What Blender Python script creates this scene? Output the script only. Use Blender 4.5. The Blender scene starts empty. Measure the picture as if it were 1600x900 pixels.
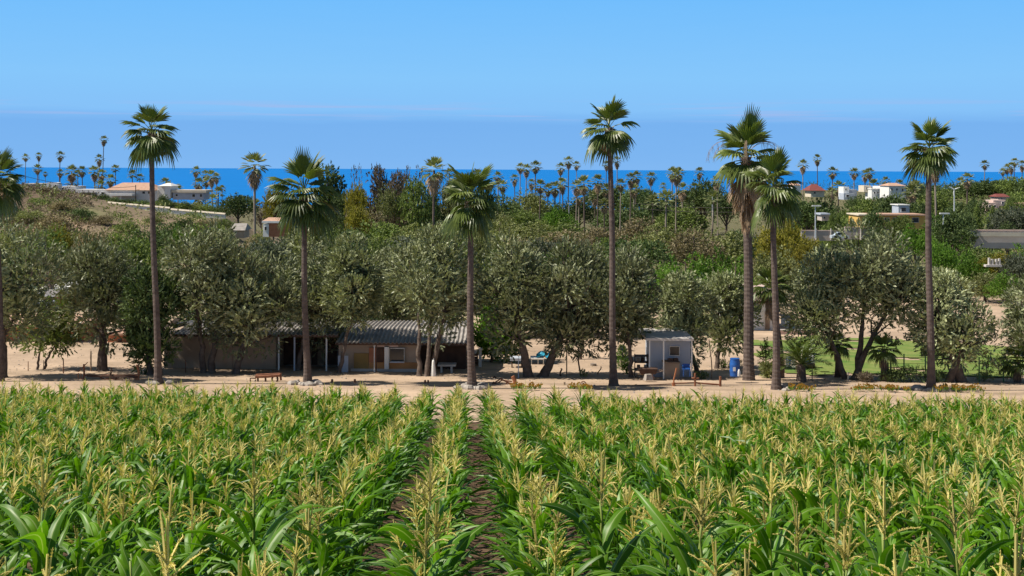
import bpy, math, random
import numpy as np
from mathutils import Vector, Matrix
PI = math.pi
SC = bpy.context.scene
COL = SC.collection
# ------------------------------------------------------------------ camera
F = 2000.0                      # focal length in pixels of a 1600 px wide frame
ROLL = -0.0047
ZC = 45.0                       # metres above the sea
PPX, PPY = 800.0, 264.0
cam_d = bpy.data.cameras.new('camera'); cam = bpy.data.objects.new('camera', cam_d); COL.objects.link(cam)
cam_d.sensor_width = 36; cam_d.lens = F / 1600 * 36
cam_d.shift_y = -(450 - PPY) / 1600
cam_d.clip_start = 0.1; cam_d.clip_end = 120000
cam.location = (0, 0, ZC); cam.rotation_euler = (PI / 2, ROLL, 0)
SC.camera = cam
# ------------------------------------------------------------------ light
SUN = Vector((0.63, 0.09, -0.77)).normalized()      # direction the light travels
elev = math.asin(-SUN.z)
azim = math.atan2(-SUN.x, -SUN.y)                   # compass angle of the sun from +Y towards +X
sd = bpy.data.lights.new('sun', 'SUN'); sun = bpy.data.objects.new('sun', sd); COL.objects.link(sun)
sd.energy = 5.0; sd.angle = math.radians(0.5); sd.color = (1.0, 0.93, 0.82)
sun.rotation_euler = SUN.to_track_quat('-Z', 'Y').to_euler()
SC.view_settings.view_transform = 'Standard'; SC.view_settings.look = 'None'
SC.view_settings.exposure = 0.38; SC.view_settings.gamma = 1
SC.cycles.max_bounces = 5; SC.cycles.diffuse_bounces = 3; SC.cycles.glossy_bounces = 2
SC.cycles.transmission_bounces = 3; SC.cycles.transparent_max_bounces = 4
SC.cycles.use_denoising = True; SC.cycles.denoiser = 'OPENIMAGEDENOISE'; SC.cycles.denoising_input_passes = 'RGB_ALBEDO_NORMAL'
W = bpy.data.worlds.new('World'); SC.world = W; W.use_nodes = True
nt = W.node_tree; nt.nodes.clear()
def wn(t, **k):
    n = nt.nodes.new(t)
    for a, v in k.items(): setattr(n, a, v)
    return n
L = nt.links.new
out = wn('ShaderNodeOutputWorld'); bg = wn('ShaderNodeBackground'); L(bg.outputs[0], out.inputs[0])
sky = wn('ShaderNodeTexSky', sky_type='NISHITA', sun_disc=False, sun_elevation=elev, sun_rotation=azim, altitude=40, air_density=1.0, dust_density=0.4, ozone_density=2.0)
sc1 = wn('ShaderNodeVectorMath', operation='SCALE'); tint = wn('ShaderNodeVectorMath', operation='MULTIPLY'); L(sky.outputs[0], tint.inputs[0]); tint.inputs[1].default_value = (1.05, .95, .82); L(tint.outputs[0], sc1.inputs[0]); sc1.inputs['Scale'].default_value = 0.07
tc = wn('ShaderNodeTexCoord'); sep = wn('ShaderNodeSeparateXYZ'); L(tc.outputs['Generated'], sep.inputs[0])
# elevation warped by long thin cloud noise
mp = wn('ShaderNodeMapping'); L(tc.outputs['Generated'], mp.inputs[0]); mp.inputs['Scale'].default_value = (10, 10, 110)
nz = wn('ShaderNodeTexNoise'); L(mp.outputs[0], nz.inputs['Vector']); nz.inputs['Scale'].default_value = 1.6; nz.inputs['Detail'].default_value = 5
ma = wn('ShaderNodeMath', operation='MULTIPLY_ADD'); L(nz.outputs['Fac'], ma.inputs[0]); ma.inputs[1].default_value = 0.009
L(sep.outputs['Z'], ma.inputs[2])
mr = wn('ShaderNodeMapRange'); L(ma.outputs[0], mr.inputs[0]); mr.inputs[1].default_value = 0.0045; mr.inputs[2].default_value = 0.2545
cr = wn('ShaderNodeValToRGB'); L(mr.outputs[0], cr.inputs[0])
el = cr.color_ramp.elements
stops = [(0.0, (.22, .48, .89)), (.05, (.205, .465, .88)), (.138, (.19, .45, .875)), (.182, (.24, .54, .945)), (.28, (.24, .57, .97)),
         (.55, (.165, .51, .985)), (1.0, (.12, .40, .88))]
el[0].position, el[0].color = stops[0][0], (*stops[0][1], 1)
el[1].position, el[1].color = stops[-1][0], (*stops[-1][1], 1)
for p, c in stops[1:-1]:
    e = el.new(p); e.color = (*c, 1)
mf = wn('ShaderNodeMapRange'); L(sep.outputs['Z'], mf.inputs[0]); mf.inputs[1].default_value = 0.15; mf.inputs[2].default_value = 0.36
# thin streaks of cloud near the top of the marine layer
mp2 = wn('ShaderNodeMapping'); L(tc.outputs['Generated'], mp2.inputs[0]); mp2.inputs['Scale'].default_value = (7, 7, 260); mp2.inputs['Location'].default_value = (3.1, 0, 0)
nz2 = wn('ShaderNodeTexNoise'); L(mp2.outputs[0], nz2.inputs['Vector']); nz2.inputs['Scale'].default_value = 1.0; nz2.inputs['Detail'].default_value = 4
r2 = wn('ShaderNodeMapRange'); L(nz2.outputs['Fac'], r2.inputs[0]); r2.inputs[1].default_value = .50; r2.inputs[2].default_value = .66
b1 = wn('ShaderNodeMapRange'); L(sep.outputs['Z'], b1.inputs[0]); b1.inputs[1].default_value = .036; b1.inputs[2].default_value = .042
b2 = wn('ShaderNodeMapRange'); L(sep.outputs['Z'], b2.inputs[0]); b2.inputs[1].default_value = .055; b2.inputs[2].default_value = .045
m1 = wn('ShaderNodeMath', operation='MULTIPLY'); L(b1.outputs[0], m1.inputs[0]); L(b2.outputs[0], m1.inputs[1])
m2 = wn('ShaderNodeMath', operation='MULTIPLY'); L(m1.outputs[0], m2.inputs[0]); L(r2.outputs[0], m2.inputs[1])
m3 = wn('ShaderNodeMath', operation='MULTIPLY'); L(m2.outputs[0], m3.inputs[0]); m3.inputs[1].default_value = .75
mc = wn('ShaderNodeMix', data_type='RGBA'); L(m3.outputs[0], mc.inputs['Factor']); L(cr.outputs[0], mc.inputs['A']); mc.inputs['B'].default_value = (.37, .50, .84, 1)
mx = wn('ShaderNodeMix', data_type='RGBA'); L(mf.outputs[0], mx.inputs['Factor']); L(mc.outputs['Result'], mx.inputs['A']); L(sc1.outputs[0], mx.inputs['B'])
L(mx.outputs['Result'], bg.inputs['Color']); bg.inputs['Strength'].default_value = 0.765

# ------------------------------------------------------------------ helpers
rng = np.random.default_rng(7); random.seed(7)
def P(px, py, Y):
    """the world point at distance Y seen at a photograph pixel"""
    dx, dz = (px - PPX) / F, -(py - PPY) / F
    c, s = math.cos(ROLL), math.sin(ROLL)
    return Vector(((dx * c + dz * s) * Y, Y, ZC + (-dx * s + dz * c) * Y))
PY = [-60, 0, 30, 49, 60, 64, 67, 80, 95, 130, 200, 300, 400, 700, 1000, 1250, 1400, 3000]
PD = [-5.7, 2.7, 6.9, 9.35, 10.17, 10.4, 10.68, 11.1, 11.6, 12.8, 17, 20.5, 24, 29, 33, 39, 50, 60]
TY = np.arange(-60, 3000, 0.5); TD = np.interp(TY, PY, PD)
k = 17; TDs = np.convolve(np.pad(TD, k // 2, mode='edge'), np.ones(k) / k, 'valid')
TD = np.where(TY < 24, TD, TDs)
def sm(a, b, x):
    t = np.clip((x - a) / (b - a), 0, 1); return t * t * (3 - 2 * t)
def zg(X, Y):
    X = np.asarray(X, float); Y = np.asarray(Y, float)
    d = np.interp(Y, TY, TD)
    d = d + 0.006 * np.clip(X, -60, 60) * sm(20, 50, Y) * (1 - sm(90, 160, Y))
    kk = np.maximum(Y, 246) / 246; crest = np.interp(X / kk, [-300, -104, -96, -85, -71, -58, -50], [1.5, 3.6, 4.4, 6.0, 7.9, 9.2, 11]) * kk
    w = sm(150, 246, Y) * (1 - sm(420, 640, Y)) * (1 - sm(-57, -38, X / kk))
    hb = d * (1 - w) + (crest + - np.clip(Y - 246, 0, 90) * .022 + np.maximum(Y - 336, 0) * .03) * w
    w2 = sm(260, 400, Y) * (1 - sm(900, 1200, Y)) * sm(105, 190, X)
    d2 = np.interp(Y, [0, 400, 900, 3000], [10.5, 10.5, 14, 40])
    hb = hb * (1 - w2) + d2 * w2
    rough = .5 * np.sin(X * .11 + 2) * np.sin(Y * .07) * sm(140, 220, Y)
    return ZC - hb + rough
def zgf(x, y): return float(zg(x, y))
def G(px, py, ymin=40, ymax=1100):
    """where the sight line through a pixel meets the ground"""
    ys = np.arange(ymin, ymax, .25)
    dx, dz = (px - PPX) / F, -(py - PPY) / F
    c, s = math.cos(ROLL), math.sin(ROLL)
    X = (dx * c + dz * s) * ys; Z = ZC + (-dx * s + dz * c) * ys
    i = np.argmax(Z < zg(X, ys)) if (Z < zg(X, ys)).any() else len(ys) - 1
    return Vector((X[i], ys[i], zgf(X[i], ys[i])))
def M(name, col, rough=.8, col2=None, scale=3., spec=.3, metal=0., bump=0., bscale=None, attr=None, detail=5):
    m = bpy.data.materials.new(name); m.use_nodes = True
    t = m.node_tree; b = t.nodes['Principled BSDF']
    b.inputs['Roughness'].default_value = rough; b.inputs['Metallic'].default_value = metal
    b.inputs['Specular IOR Level'].default_value = spec
    b.inputs['Base Color'].default_value = (*col, 1)
    co = t.nodes.new('ShaderNodeTexCoord')
    if col2 or attr:
        n = t.nodes.new('ShaderNodeTexNoise'); n.inputs['Scale'].default_value = scale; n.inputs['Detail'].default_value = detail
        t.links.new(co.outputs['Object'], n.inputs['Vector'])
        r = t.nodes.new('ShaderNodeMapRange'); r.inputs[1].default_value = .3; r.inputs[2].default_value = .7
        t.links.new(n.outputs['Fac'], r.inputs[0])
        mx = t.nodes.new('ShaderNodeMix'); mx.data_type = 'RGBA'; t.links.new(r.outputs[0], mx.inputs['Factor'])
        mx.inputs['A'].default_value = (*col, 1); mx.inputs['B'].default_value = (*(col2 or col), 1)
        o = mx.outputs['Result']
        if attr:
            at = t.nodes.new('ShaderNodeAttribute'); at.attribute_name = attr
            mm = t.nodes.new('ShaderNodeMix'); mm.data_type = 'RGBA'; mm.blend_type = 'MULTIPLY'; mm.inputs['Factor'].default_value = 1
            t.links.new(at.outputs['Color'], mm.inputs['A']); t.links.new(o, mm.inputs['B']); o = mm.outputs['Result']
        t.links.new(o, b.inputs['Base Color'])
    if bump:
        n = t.nodes.new('ShaderNodeTexNoise'); n.inputs['Scale'].default_value = bscale or scale * 3; n.inputs['Detail'].default_value = 6
        t.links.new(co.outputs['Object'], n.inputs['Vector'])
        bp = t.nodes.new('ShaderNodeBump'); bp.inputs['Strength'].default_value = 1; bp.inputs['Distance'].default_value = bump
        t.links.new(n.outputs['Fac'], bp.inputs['Height']); t.links.new(bp.outputs['Normal'], b.inputs['Normal'])
    return m
def ML(name, dark, light, back=None, trans=.3, rough=.5, spec=.35, midrib=False, rnd=.25):
    """leaf material: colour runs dark..light with the leaf's own 'var'; underside may be paler"""
    m = bpy.data.materials.new(name); m.use_nodes = True
    t = m.node_tree; b = t.nodes['Principled BSDF']; lk = t.links.new
    b.inputs['Roughness'].default_value = rough; b.inputs['Specular IOR Level'].default_value = spec
    at = t.nodes.new('ShaderNodeAttribute'); at.attribute_name = 'var'
    mx = t.nodes.new('ShaderNodeMix'); mx.data_type = 'RGBA'; lk(at.outputs['Fac'], mx.inputs['Factor'])
    mx.inputs['A'].default_value = (*dark, 1); mx.inputs['B'].default_value = (*light, 1); o = mx.outputs['Result']
    if back:
        g = t.nodes.new('ShaderNodeNewGeometry'); m2 = t.nodes.new('ShaderNodeMix'); m2.data_type = 'RGBA'
        lk(g.outputs['Backfacing'], m2.inputs['Factor']); lk(o, m2.inputs['A']); m2.inputs['B'].default_value = (*back, 1); o = m2.outputs['Result']
    if midrib:
        a2 = t.nodes.new('ShaderNodeAttribute'); a2.attribute_name = 'across'
        r = t.nodes.new('ShaderNodeMapRange'); r.inputs[1].default_value = .05; r.inputs[2].default_value = .14; r.inputs[3].default_value = 1; r.inputs[4].default_value = 0
        lk(a2.outputs['Fac'], r.inputs[0]); m3 = t.nodes.new('ShaderNodeMix'); m3.data_type = 'RGBA'
        lk(r.outputs[0], m3.inputs['Factor']); lk(o, m3.inputs['A']); m3.inputs['B'].default_value = (.28, .38, .12, 1); o = m3.outputs['Result']
    oi = t.nodes.new('ShaderNodeObjectInfo'); r = t.nodes.new('ShaderNodeMapRange'); lk(oi.outputs['Random'], r.inputs[0])
    r.inputs[3].default_value = 1 - rnd; r.inputs[4].default_value = 1 + rnd
    vs = t.nodes.new('ShaderNodeVectorMath'); vs.operation = 'SCALE'; lk(o, vs.inputs[0]); lk(r.outputs[0], vs.inputs['Scale']); o = vs.outputs[0]
    lk(o, b.inputs['Base Color'])
    tr = t.nodes.new('ShaderNodeBsdfTranslucent'); ms = t.nodes.new('ShaderNodeMixShader'); ms.inputs[0].default_value = trans
    tm = t.nodes.new('ShaderNodeMix'); tm.data_type = 'RGBA'; tm.blend_type = 'MULTIPLY'; tm.inputs['Factor'].default_value = 1
    lk(o, tm.inputs['A']); tm.inputs['B'].default_value = (1.35, 1.5, .6, 1); lk(tm.outputs['Result'], tr.inputs['Color'])
    lk(b.outputs[0], ms.inputs[1]); lk(tr.outputs[0], ms.inputs[2]); lk(ms.outputs[0], t.nodes['Material Output'].inputs['Surface'])
    return m
def tag(o, label=None, cat=None, group=None, kind=None):
    if label: o['label'] = label
    if cat: o['category'] = cat
    if group: o['group'] = group
    if kind: o['kind'] = kind
    return o
def E(name, label, cat, loc, rz=0, group=None):
    o = bpy.data.objects.new(name, None); COL.objects.link(o); o.location = loc; o.rotation_euler = (0, 0, rz)
    o.empty_display_size = .2
    return tag(o, label, cat, group)
class MB:
    """collects geometry for one mesh"""
    def __init__(s): s.V = []; s.F = []; s.n = 0; s.var = []; s.mi = []
    def add(s, V, F, var=.5, mi=0):
        V = np.asarray(V, float).reshape(-1, 3); F = np.asarray(F, int)
        s.V.append(V); s.F.append(F + s.n); s.n += len(V)
        s.var.append(np.broadcast_to(np.asarray(var, float), (len(V),)).copy()); s.mi.append(np.full(len(F), mi))
        return s
    def box(s, c, size, rz=0, taper=1., var=.5, tilt=None):
        x, y, z = [q / 2 for q in size]
        V = np.array([(-x, -y, -z), (x, -y, -z), (x, y, -z), (-x, y, -z), (-x * taper, -y * taper, z), (x * taper, -y * taper, z), (x * taper, y * taper, z), (-x * taper, y * taper, z)])
        if tilt is not None: V = V @ np.array(tilt.to_3x3()).T
        ca, sa = math.cos(rz), math.sin(rz); R = np.array([[ca, -sa, 0], [sa, ca, 0], [0, 0, 1]])
        return s.add(V @ R.T + np.array(c), [(0, 3, 2, 1), (4, 5, 6, 7), (0, 1, 5, 4), (1, 2, 6, 5), (2, 3, 7, 6), (3, 0, 4, 7)], var)
    def tube(s, pts, rad, n=8, var=.5, cap=True):
        pts = [Vector(p) for p in pts]; rad = rad if hasattr(rad, '__len__') else [rad] * len(pts)
        rings = []; up = Vector((0, 0, 1)); a = None
        for i, p in enumerate(pts):
            t = (pts[min(i + 1, len(pts) - 1)] - pts[max(i - 1, 0)]).normalized()
            if a is None:
                a = t.cross(Vector((0, 1, 0)) if abs(t.y) < .9 else Vector((1, 0, 0))).normalized()
            a = (a - t * a.dot(t)).normalized(); b = t.cross(a)
            rings += [p + (a * math.cos(q * 2 * PI / n) + b * math.sin(q * 2 * PI / n)) * rad[i] for q in range(n)]
        Fq = [(i * n + q, i * n + (q + 1) % n, (i + 1) * n + (q + 1) % n, (i + 1) * n + q) for i in range(len(pts) - 1) for q in range(n)]
        s.add([tuple(v) for v in rings], Fq, var)
        if cap and n >= 4:
            m = len(pts) - 1; base = s.n - len(rings)
            for o0, o in ((m * n, 1), (0, -1)):
                for q in range(1, n - 2, 2) if n % 2 == 0 else []:
                    f = [o0, o0 + q, o0 + q + 1, o0 + q + 2]
                    s.F.append(np.array([f if o > 0 else f[::-1]]) + base); s.mi.append(np.array([0]))
        return s
    def build(s, name, mats, parent=None, smooth=False, extra=None):
        me = bpy.data.meshes.new(name); V = np.concatenate(s.V)
        me.vertices.add(len(V)); me.vertices.foreach_set('co', V.ravel())
        fl = [f for f in s.F]; tot = np.concatenate([np.full(len(f), f.shape[1]) for f in fl]); idx = np.concatenate([f.ravel() for f in fl])
        me.loops.add(len(idx)); me.loops.foreach_set('vertex_index', idx.astype(np.int32))
        me.polygons.add(len(tot)); st = np.concatenate([[0], np.cumsum(tot)[:-1]])
        me.polygons.foreach_set('loop_start', st.astype(np.int32)); me.polygons.foreach_set('loop_total', tot.astype(np.int32))
        mats = mats if isinstance(mats, list) else [mats]
        for m in mats: me.materials.append(m)
        if len(mats) > 1: me.polygons.foreach_set('material_index', np.concatenate(s.mi).astype(np.int32))
        me.polygons.foreach_set('use_smooth', np.full(len(tot), bool(smooth)))
        a = me.attributes.new('var', 'FLOAT', 'POINT'); a.data.foreach_set('value', np.concatenate(s.var))
        if extra is not None:
            a = me.attributes.new('across', 'FLOAT', 'POINT'); a.data.foreach_set('value', extra)
        me.update(calc_edges=True)
        return link(name, me, parent)
def link(name, me, parent=None):
    o = bpy.data.objects.new(name, me); COL.objects.link(o)
    if parent: o.parent = parent
    return o
def copytree(root, loc=None, rz=None, scale=None, label=None):
    r = root.copy(); COL.objects.link(r)
    if loc is not None: r.location = loc
    if rz is not None: r.rotation_euler = (0, 0, rz)
    if scale is not None: r.scale = scale
    if label: r['label'] = label
    for ch in KIDS.get(root.name, root.children):
        c = ch.copy(); COL.objects.link(c); c.parent = r
    return r
KIDS = {}

# ------------------------------------------------------------------ materials
MT = {}
MT['soil'] = M('soil', (.075, .042, .025), .95, (.16, .10, .06), 6, bump=.06, bscale=11)
MT['ground'] = M('ground', (.82, .82, .82), .95, (1.2, 1.2, 1.2), .35, attr='col', bump=.06, bscale=2.5, spec=.1)
MT['lawn'] = M('lawn', (.10, .19, .035), .95, (.24, .26, .08), .7, spec=.1, bump=.05, bscale=9)
MT['trunk_palm'] = M('palm_bark', (.075, .055, .048), .9, (.15, .115, .098), 4, bump=.02, bscale=30)
MT['bark'] = M('bark', (.075, .055, .045), .95, (.17, .13, .105), 5, bump=.03, bscale=18)
MT['bark_pale'] = M('pale_bark', (.20, .16, .13), .95, (.33, .28, .23), 3, bump=.02)
MT['frond'] = ML('palm_frond_leaf', (.028, .058, .012), (.15, .19, .035), trans=.2, rough=.42, spec=.5)
MT['frond_far'] = ML('far_palm_frond_leaf', (.07, .10, .04), (.28, .29, .12), trans=.2, rough=.5)
MT['dead'] = ML('dead_frond', (.20, .14, .095), (.48, .35, .24), trans=.15, rough=.8, spec=.1)
MT['olive'] = ML('olive_leaf', (.10, .12, .045), (.43, .46, .255), back=(.22, .235, .14), trans=.15, rough=.45, spec=.4)
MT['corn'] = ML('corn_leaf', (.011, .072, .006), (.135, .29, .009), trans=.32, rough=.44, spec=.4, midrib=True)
MT['corn_dry'] = ML('dry_corn_leaf', (.22, .17, .07), (.42, .34, .17), trans=.3, rough=.7, spec=.15)
MT['stalk'] = M('corn_stalk', (.16, .24, .05), .5, (.28, .32, .08), 8)
MT['tassel'] = ML('corn_tassel', (.40, .36, .09), (.76, .63, .25), trans=.25, rough=.7, spec=.2)
MT['husk'] = M('corn_husk', (.20, .30, .06), .6, (.33, .38, .12), 12)
MT['water'] = M('sea_water', (.001, .15, .47), .6, (.002, .165, .52), .004, spec=.12)
MT['white'] = M('white_paint', (.68, .67, .64), .7, (.80, .79, .76), 1.5)
MT['cream'] = M('cream_plaster', (.58, .50, .38), .85, (.68, .60, .48), 1)
MT['tan'] = M('tan_plaster', (.33, .25, .185), .9, (.44, .34, .26), 1.2, bump=.01)
MT['plinth'] = M('grey_plaster', (.44, .41, .38), .9, (.56, .52, .49), 1.5)
MT['orange'] = M('orange_plaster', (.42, .19, .075), .85, (.52, .27, .11), 1)
MT['ochre'] = M('ochre_plaster', (.60, .37, .10), .8, (.66, .43, .15), .4)
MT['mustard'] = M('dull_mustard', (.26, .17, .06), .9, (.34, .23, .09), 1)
MT['brick'] = M('red_brick', (.34, .13, .07), .9, (.46, .20, .11), 2)
MT['pink'] = M('pink_plaster', (.50, .36, .31), .85, (.58, .45, .40), .5)
MT['wallgrey'] = M('block_wall', (.40, .34, .31), .9, (.52, .46, .42), .4)
MT['tile'] = M('roof_tile', (.42, .25, .17), .85, (.52, .34, .25), 2)
MT['redroof'] = M('dark_red_roof', (.15, .04, .035), .8, (.22, .07, .06), 2)
MT['metal'] = M('zinc_roof', (.22, .20, .185), .75, (.38, .35, .32), 1.5, metal=0.)
MT['glass'] = M('dark_glass', (.02, .025, .035), .15, spec=.6)
MT['dark'] = M('dark_wood', (.06, .036, .027), .8, (.12, .066, .045), 3)
MT['rust'] = M('rusty_iron', (.14, .055, .032), .85, (.28, .12, .065), 6, bump=.01)
MT['rusto'] = M('bright_rust', (.28, .10, .05), .85, (.40, .17, .08), 6)
MT['wood'] = M('weathered_wood', (.20, .14, .10), .9, (.32, .24, .17), 4, bump=.01)
MT['bluewall'] = M('pale_blue_wall', (.36, .40, .48), .8, (.46, .50, .57), 1)
MT['blue'] = M('blue_plastic', (.012, .085, .33), .45, (.016, .11, .40), 3, spec=.5)
MT['cyan'] = M('turquoise_tarp', (.03, .33, .52), .5, (.06, .42, .60), 3)
MT['rock'] = M('field_rock', (.26, .23, .20), .9, (.42, .38, .34), 5, bump=.03)
MT['wire'] = M('wire', (.10, .09, .08), .6)
MT['green_post'] = M('green_post', (.06, .16, .07), .6)
MT['silver'] = M('silver_paint', (.55, .57, .60), .35, (.62, .64, .66), 2, metal=.3)
MT['carblue'] = M('car_paint', (.50, .56, .62), .25, spec=.6)
MT['tyre'] = M('tyre_rubber', (.03, .03, .03), .8)
MT['orangefl'] = ML('marigold_petal', (.40, .22, .04), (.56, .38, .08), trans=.2, rough=.8)
LK = {  # tree leaf kinds: dark, light, trans
 'dark': ((.04, .07, .026), (.15, .20, .07), .15),
 'green': ((.07, .105, .03), (.24, .30, .085), .2),
 'olive': ((.12, .135, .05), (.33, .35, .15), .2),
 'brown': ((.17, .145, .08), (.38, .31, .19), .15),
 'bright': ((.06, .13, .018), (.17, .29, .045), .3),
 'yellow': ((.13, .125, .02), (.32, .28, .05), .3),
 'grey': ((.07, .085, .055), (.17, .19, .14), .2),
 'mauve': ((.11, .085, .06), (.21, .165, .12), .15),
}
LM = {k: ML(k + '_foliage', a, b, trans=c, rough=.6, spec=.2) for k, (a, b, c) in LK.items()}

# ------------------------------------------------------------------ ground, sea, sky
def grid(xs, ys, zf):
    X, Y = np.meshgrid(xs, ys); Z = zf(X, Y); V = np.stack([X, Y, Z], -1).reshape(-1, 3)
    nx, ny = len(xs), len(ys); i = np.arange(nx - 1)[None] + nx * np.arange(ny - 1)[:, None]
    return V, np.stack([i, i + 1, i + nx + 1, i + nx], -1).reshape(-1, 4)
xa = np.arange(-90, 90.1, 1.0); xb = 90 * np.exp(np.linspace(0, math.log(1800 / 90), 60))[1:]
xs = np.concatenate([-xb[::-1], xa, xb])
ys = np.concatenate([np.arange(43.8, 70, .3), np.arange(70, 140, 1.0), np.arange(140, 460, 3.0), np.arange(460, 1420, 20.0)])
Vg, Fg = grid(xs, ys, zg)
mb = MB().add(Vg, Fg); ground = mb.build('ground', MT['ground'], smooth=True); tag(ground, kind='structure')
X, Y = Vg[:, 0], Vg[:, 1]
def nz3(x, y, s):
    return (np.sin(x * s + 1.3 * np.sin(y * s * .7)) + np.sin(y * s * 1.3 + 1.7 * np.sin(x * s * .6 + 2)) + np.sin((x + y) * s * 2.1 + 4)) / 3
sand = np.array([.47, .35, .25]); soilc = np.array([.37, .275, .195]); scrub = np.array([.13, .12, .065]); hillc = np.array([.20, .155, .105]); dryg = np.array([.20, .19, .10])
def mixc(a, b, w): return a * (1 - w[:, None]) + b * w[:, None]
c = np.tile(sand, (len(X), 1))
c = mixc(c, soilc, sm(-.2, .8, nz3(X, Y, .5)) * sm(62, 70, Y) * .8)
for y0, ww in ((59.2, .22), (60.9, .28), (61.5, .15), (63.3, .3), (65.2, .2)): c = mixc(c, soilc[None] * .8, .6 * np.exp(-((Y - y0 - .35 * np.sin(X * .09 + y0)) / ww) ** 2) * sm(-.7, .3, nz3(X, Y, .35)))
c = mixc(c, soilc[None] * .75, .5 * sm(.1, .7, nz3(X + 9, Y * 2, .8)) * (1 - sm(85, 100, Y)))
c = mixc(c, scrub[None], sm(100, 118, Y - 8 * nz3(X, Y, .15)) * (1 - sm(20, 30, X) * (1 - sm(125, 140, Y))))
hill = sm(160, 200, Y) * (1 - sm(460, 520, Y)) * (1 - sm(-56, -40, X))
c = mixc(c, hillc[None], hill)
c = mixc(c, dryg[None], hill * sm(-90, -78, X) * sm(0, .6, nz3(X, Y, .11)))
c = mixc(c, np.array([[.36, .26, .18]]), hill * sm(.1, .5, nz3(X + 20, Y, .16)) * sm(-86, -76, X))
c = mixc(c, np.array([[.15, .11, .08]]), hill * (1 - sm(-88, -78, X / np.maximum(1, Y / 246))) * sm(-1.2, .1, nz3(X, Y, .2)) * .95)
a = ground.data.color_attributes.new('col', 'FLOAT_COLOR', 'POINT')
a.data.foreach_set('color', np.concatenate([c, np.ones((len(c), 1))], 1).ravel())
# corn field soil with ridges along the rows
ROWDIR = -0.032; RS = 0.98; ROW0 = -0.365
def soilz(X, Y):
    u = X - ROWDIR * Y - ROW0
    return zg(X, Y) + .05 * np.cos(2 * PI * u / RS) + .05 * (1 - sm(30, 40, Y)) * 0 + .018 * nz3(X, Y, 9) + .012 * nz3(Y, X, 21)
V1, F1 = grid(np.arange(-24, 24.1, .16), np.concatenate([np.arange(-6, 14, .2), np.arange(14, 44.3, .3), [44.4]]), soilz)
tag(MB().add(V1, F1).build('field_soil', MT['soil'], smooth=True), kind='structure')
V1, F1 = grid(np.linspace(-60000, 60000, 9), np.array([900, 3000, 10000, 30000, 90000.]), lambda x, y: x * 0)
tag(MB().add(V1, F1).build('sea', MT['water']), kind='structure')
# lawn on the right
V1, F1 = grid(np.arange(12, 60, .5), np.arange(66.5, 90, .5), lambda x, y: zg(x, y) + .05)
keep = []
cx, cy = V1[F1].mean(1)[:, 0], V1[F1].mean(1)[:, 1]
edge = (cx > 15.5 + 1.2 * np.sin(cy * .8)) & (cy > 67.2 + .7 * np.sin(cx * .7) + .4 * np.sin(cx * 1.9)) & (cy < 86 + 2.5 * np.sin(cx * .35) + np.sin(cx * 1.3))
hole = nz3(cx, cy, .9) > .72
tag(MB().add(V1, F1[edge & ~hole]).build('lawn', MT['lawn'], smooth=True), kind='structure')

# ------------------------------------------------------------------ corn
def corn_leaf(h, az, Lf, Wd, a0, bend, tw, seg, cols, rg):
    s = np.linspace(0, 1, seg + 1)
    ang = a0 - bend * s ** 1.35
    ds = Lf / seg; r = np.concatenate([[0], np.cumsum(np.cos(ang[:-1]) * ds)]); z = h + np.concatenate([[0], np.cumsum(np.sin(ang[:-1]) * ds)])
    az2 = az + tw * s ** 2
    w = Wd * .5 * np.minimum(1, .45 + 2.2 * s) * np.clip(1 - s ** 2.4, 0, 1) ** .8 + .0008
    u = np.array([-1, -.45, 0, .45, 1.]) if cols == 4 else np.array([-1, 0, 1.])
    roll = rg.uniform(-.5, .5) + rg.uniform(-1.3, 1.3) * s
    ph = rg.uniform(0, 6.28, 2); fr = rg.uniform(14, 24)
    V = np.zeros((seg + 1, len(u), 3))
    T = np.stack([np.cos(ang) * np.cos(az2), np.cos(ang) * np.sin(az2), np.sin(ang)], -1)
    S = np.stack([-np.sin(az2), np.cos(az2), 0 * az2], -1); N = np.cross(T, S)
    S2 = S * np.cos(roll)[:, None] + N * np.sin(roll)[:, None]; N2 = -S * np.sin(roll)[:, None] + N * np.cos(roll)[:, None]
    C = np.stack([r * np.cos(az2), r * np.sin(az2), z], -1)
    for j, q in enumerate(u):
        wave = .16 * w * np.sin(fr * s + ph[0 if q < 0 else 1]) * abs(q) ** 2 * np.sin(PI * s)
        V[:, j] = C + S2 * (w * q)[:, None] - N2 * (.30 * w * abs(q) - wave)[:, None]
    n = len(u); i = (np.arange(seg)[:, None] * n + np.arange(n - 1)[None]).ravel()
    return V.reshape(-1, 3), np.stack([i, i + 1, i + n + 1, i + n], 1), np.tile(abs(u), seg + 1)
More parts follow.
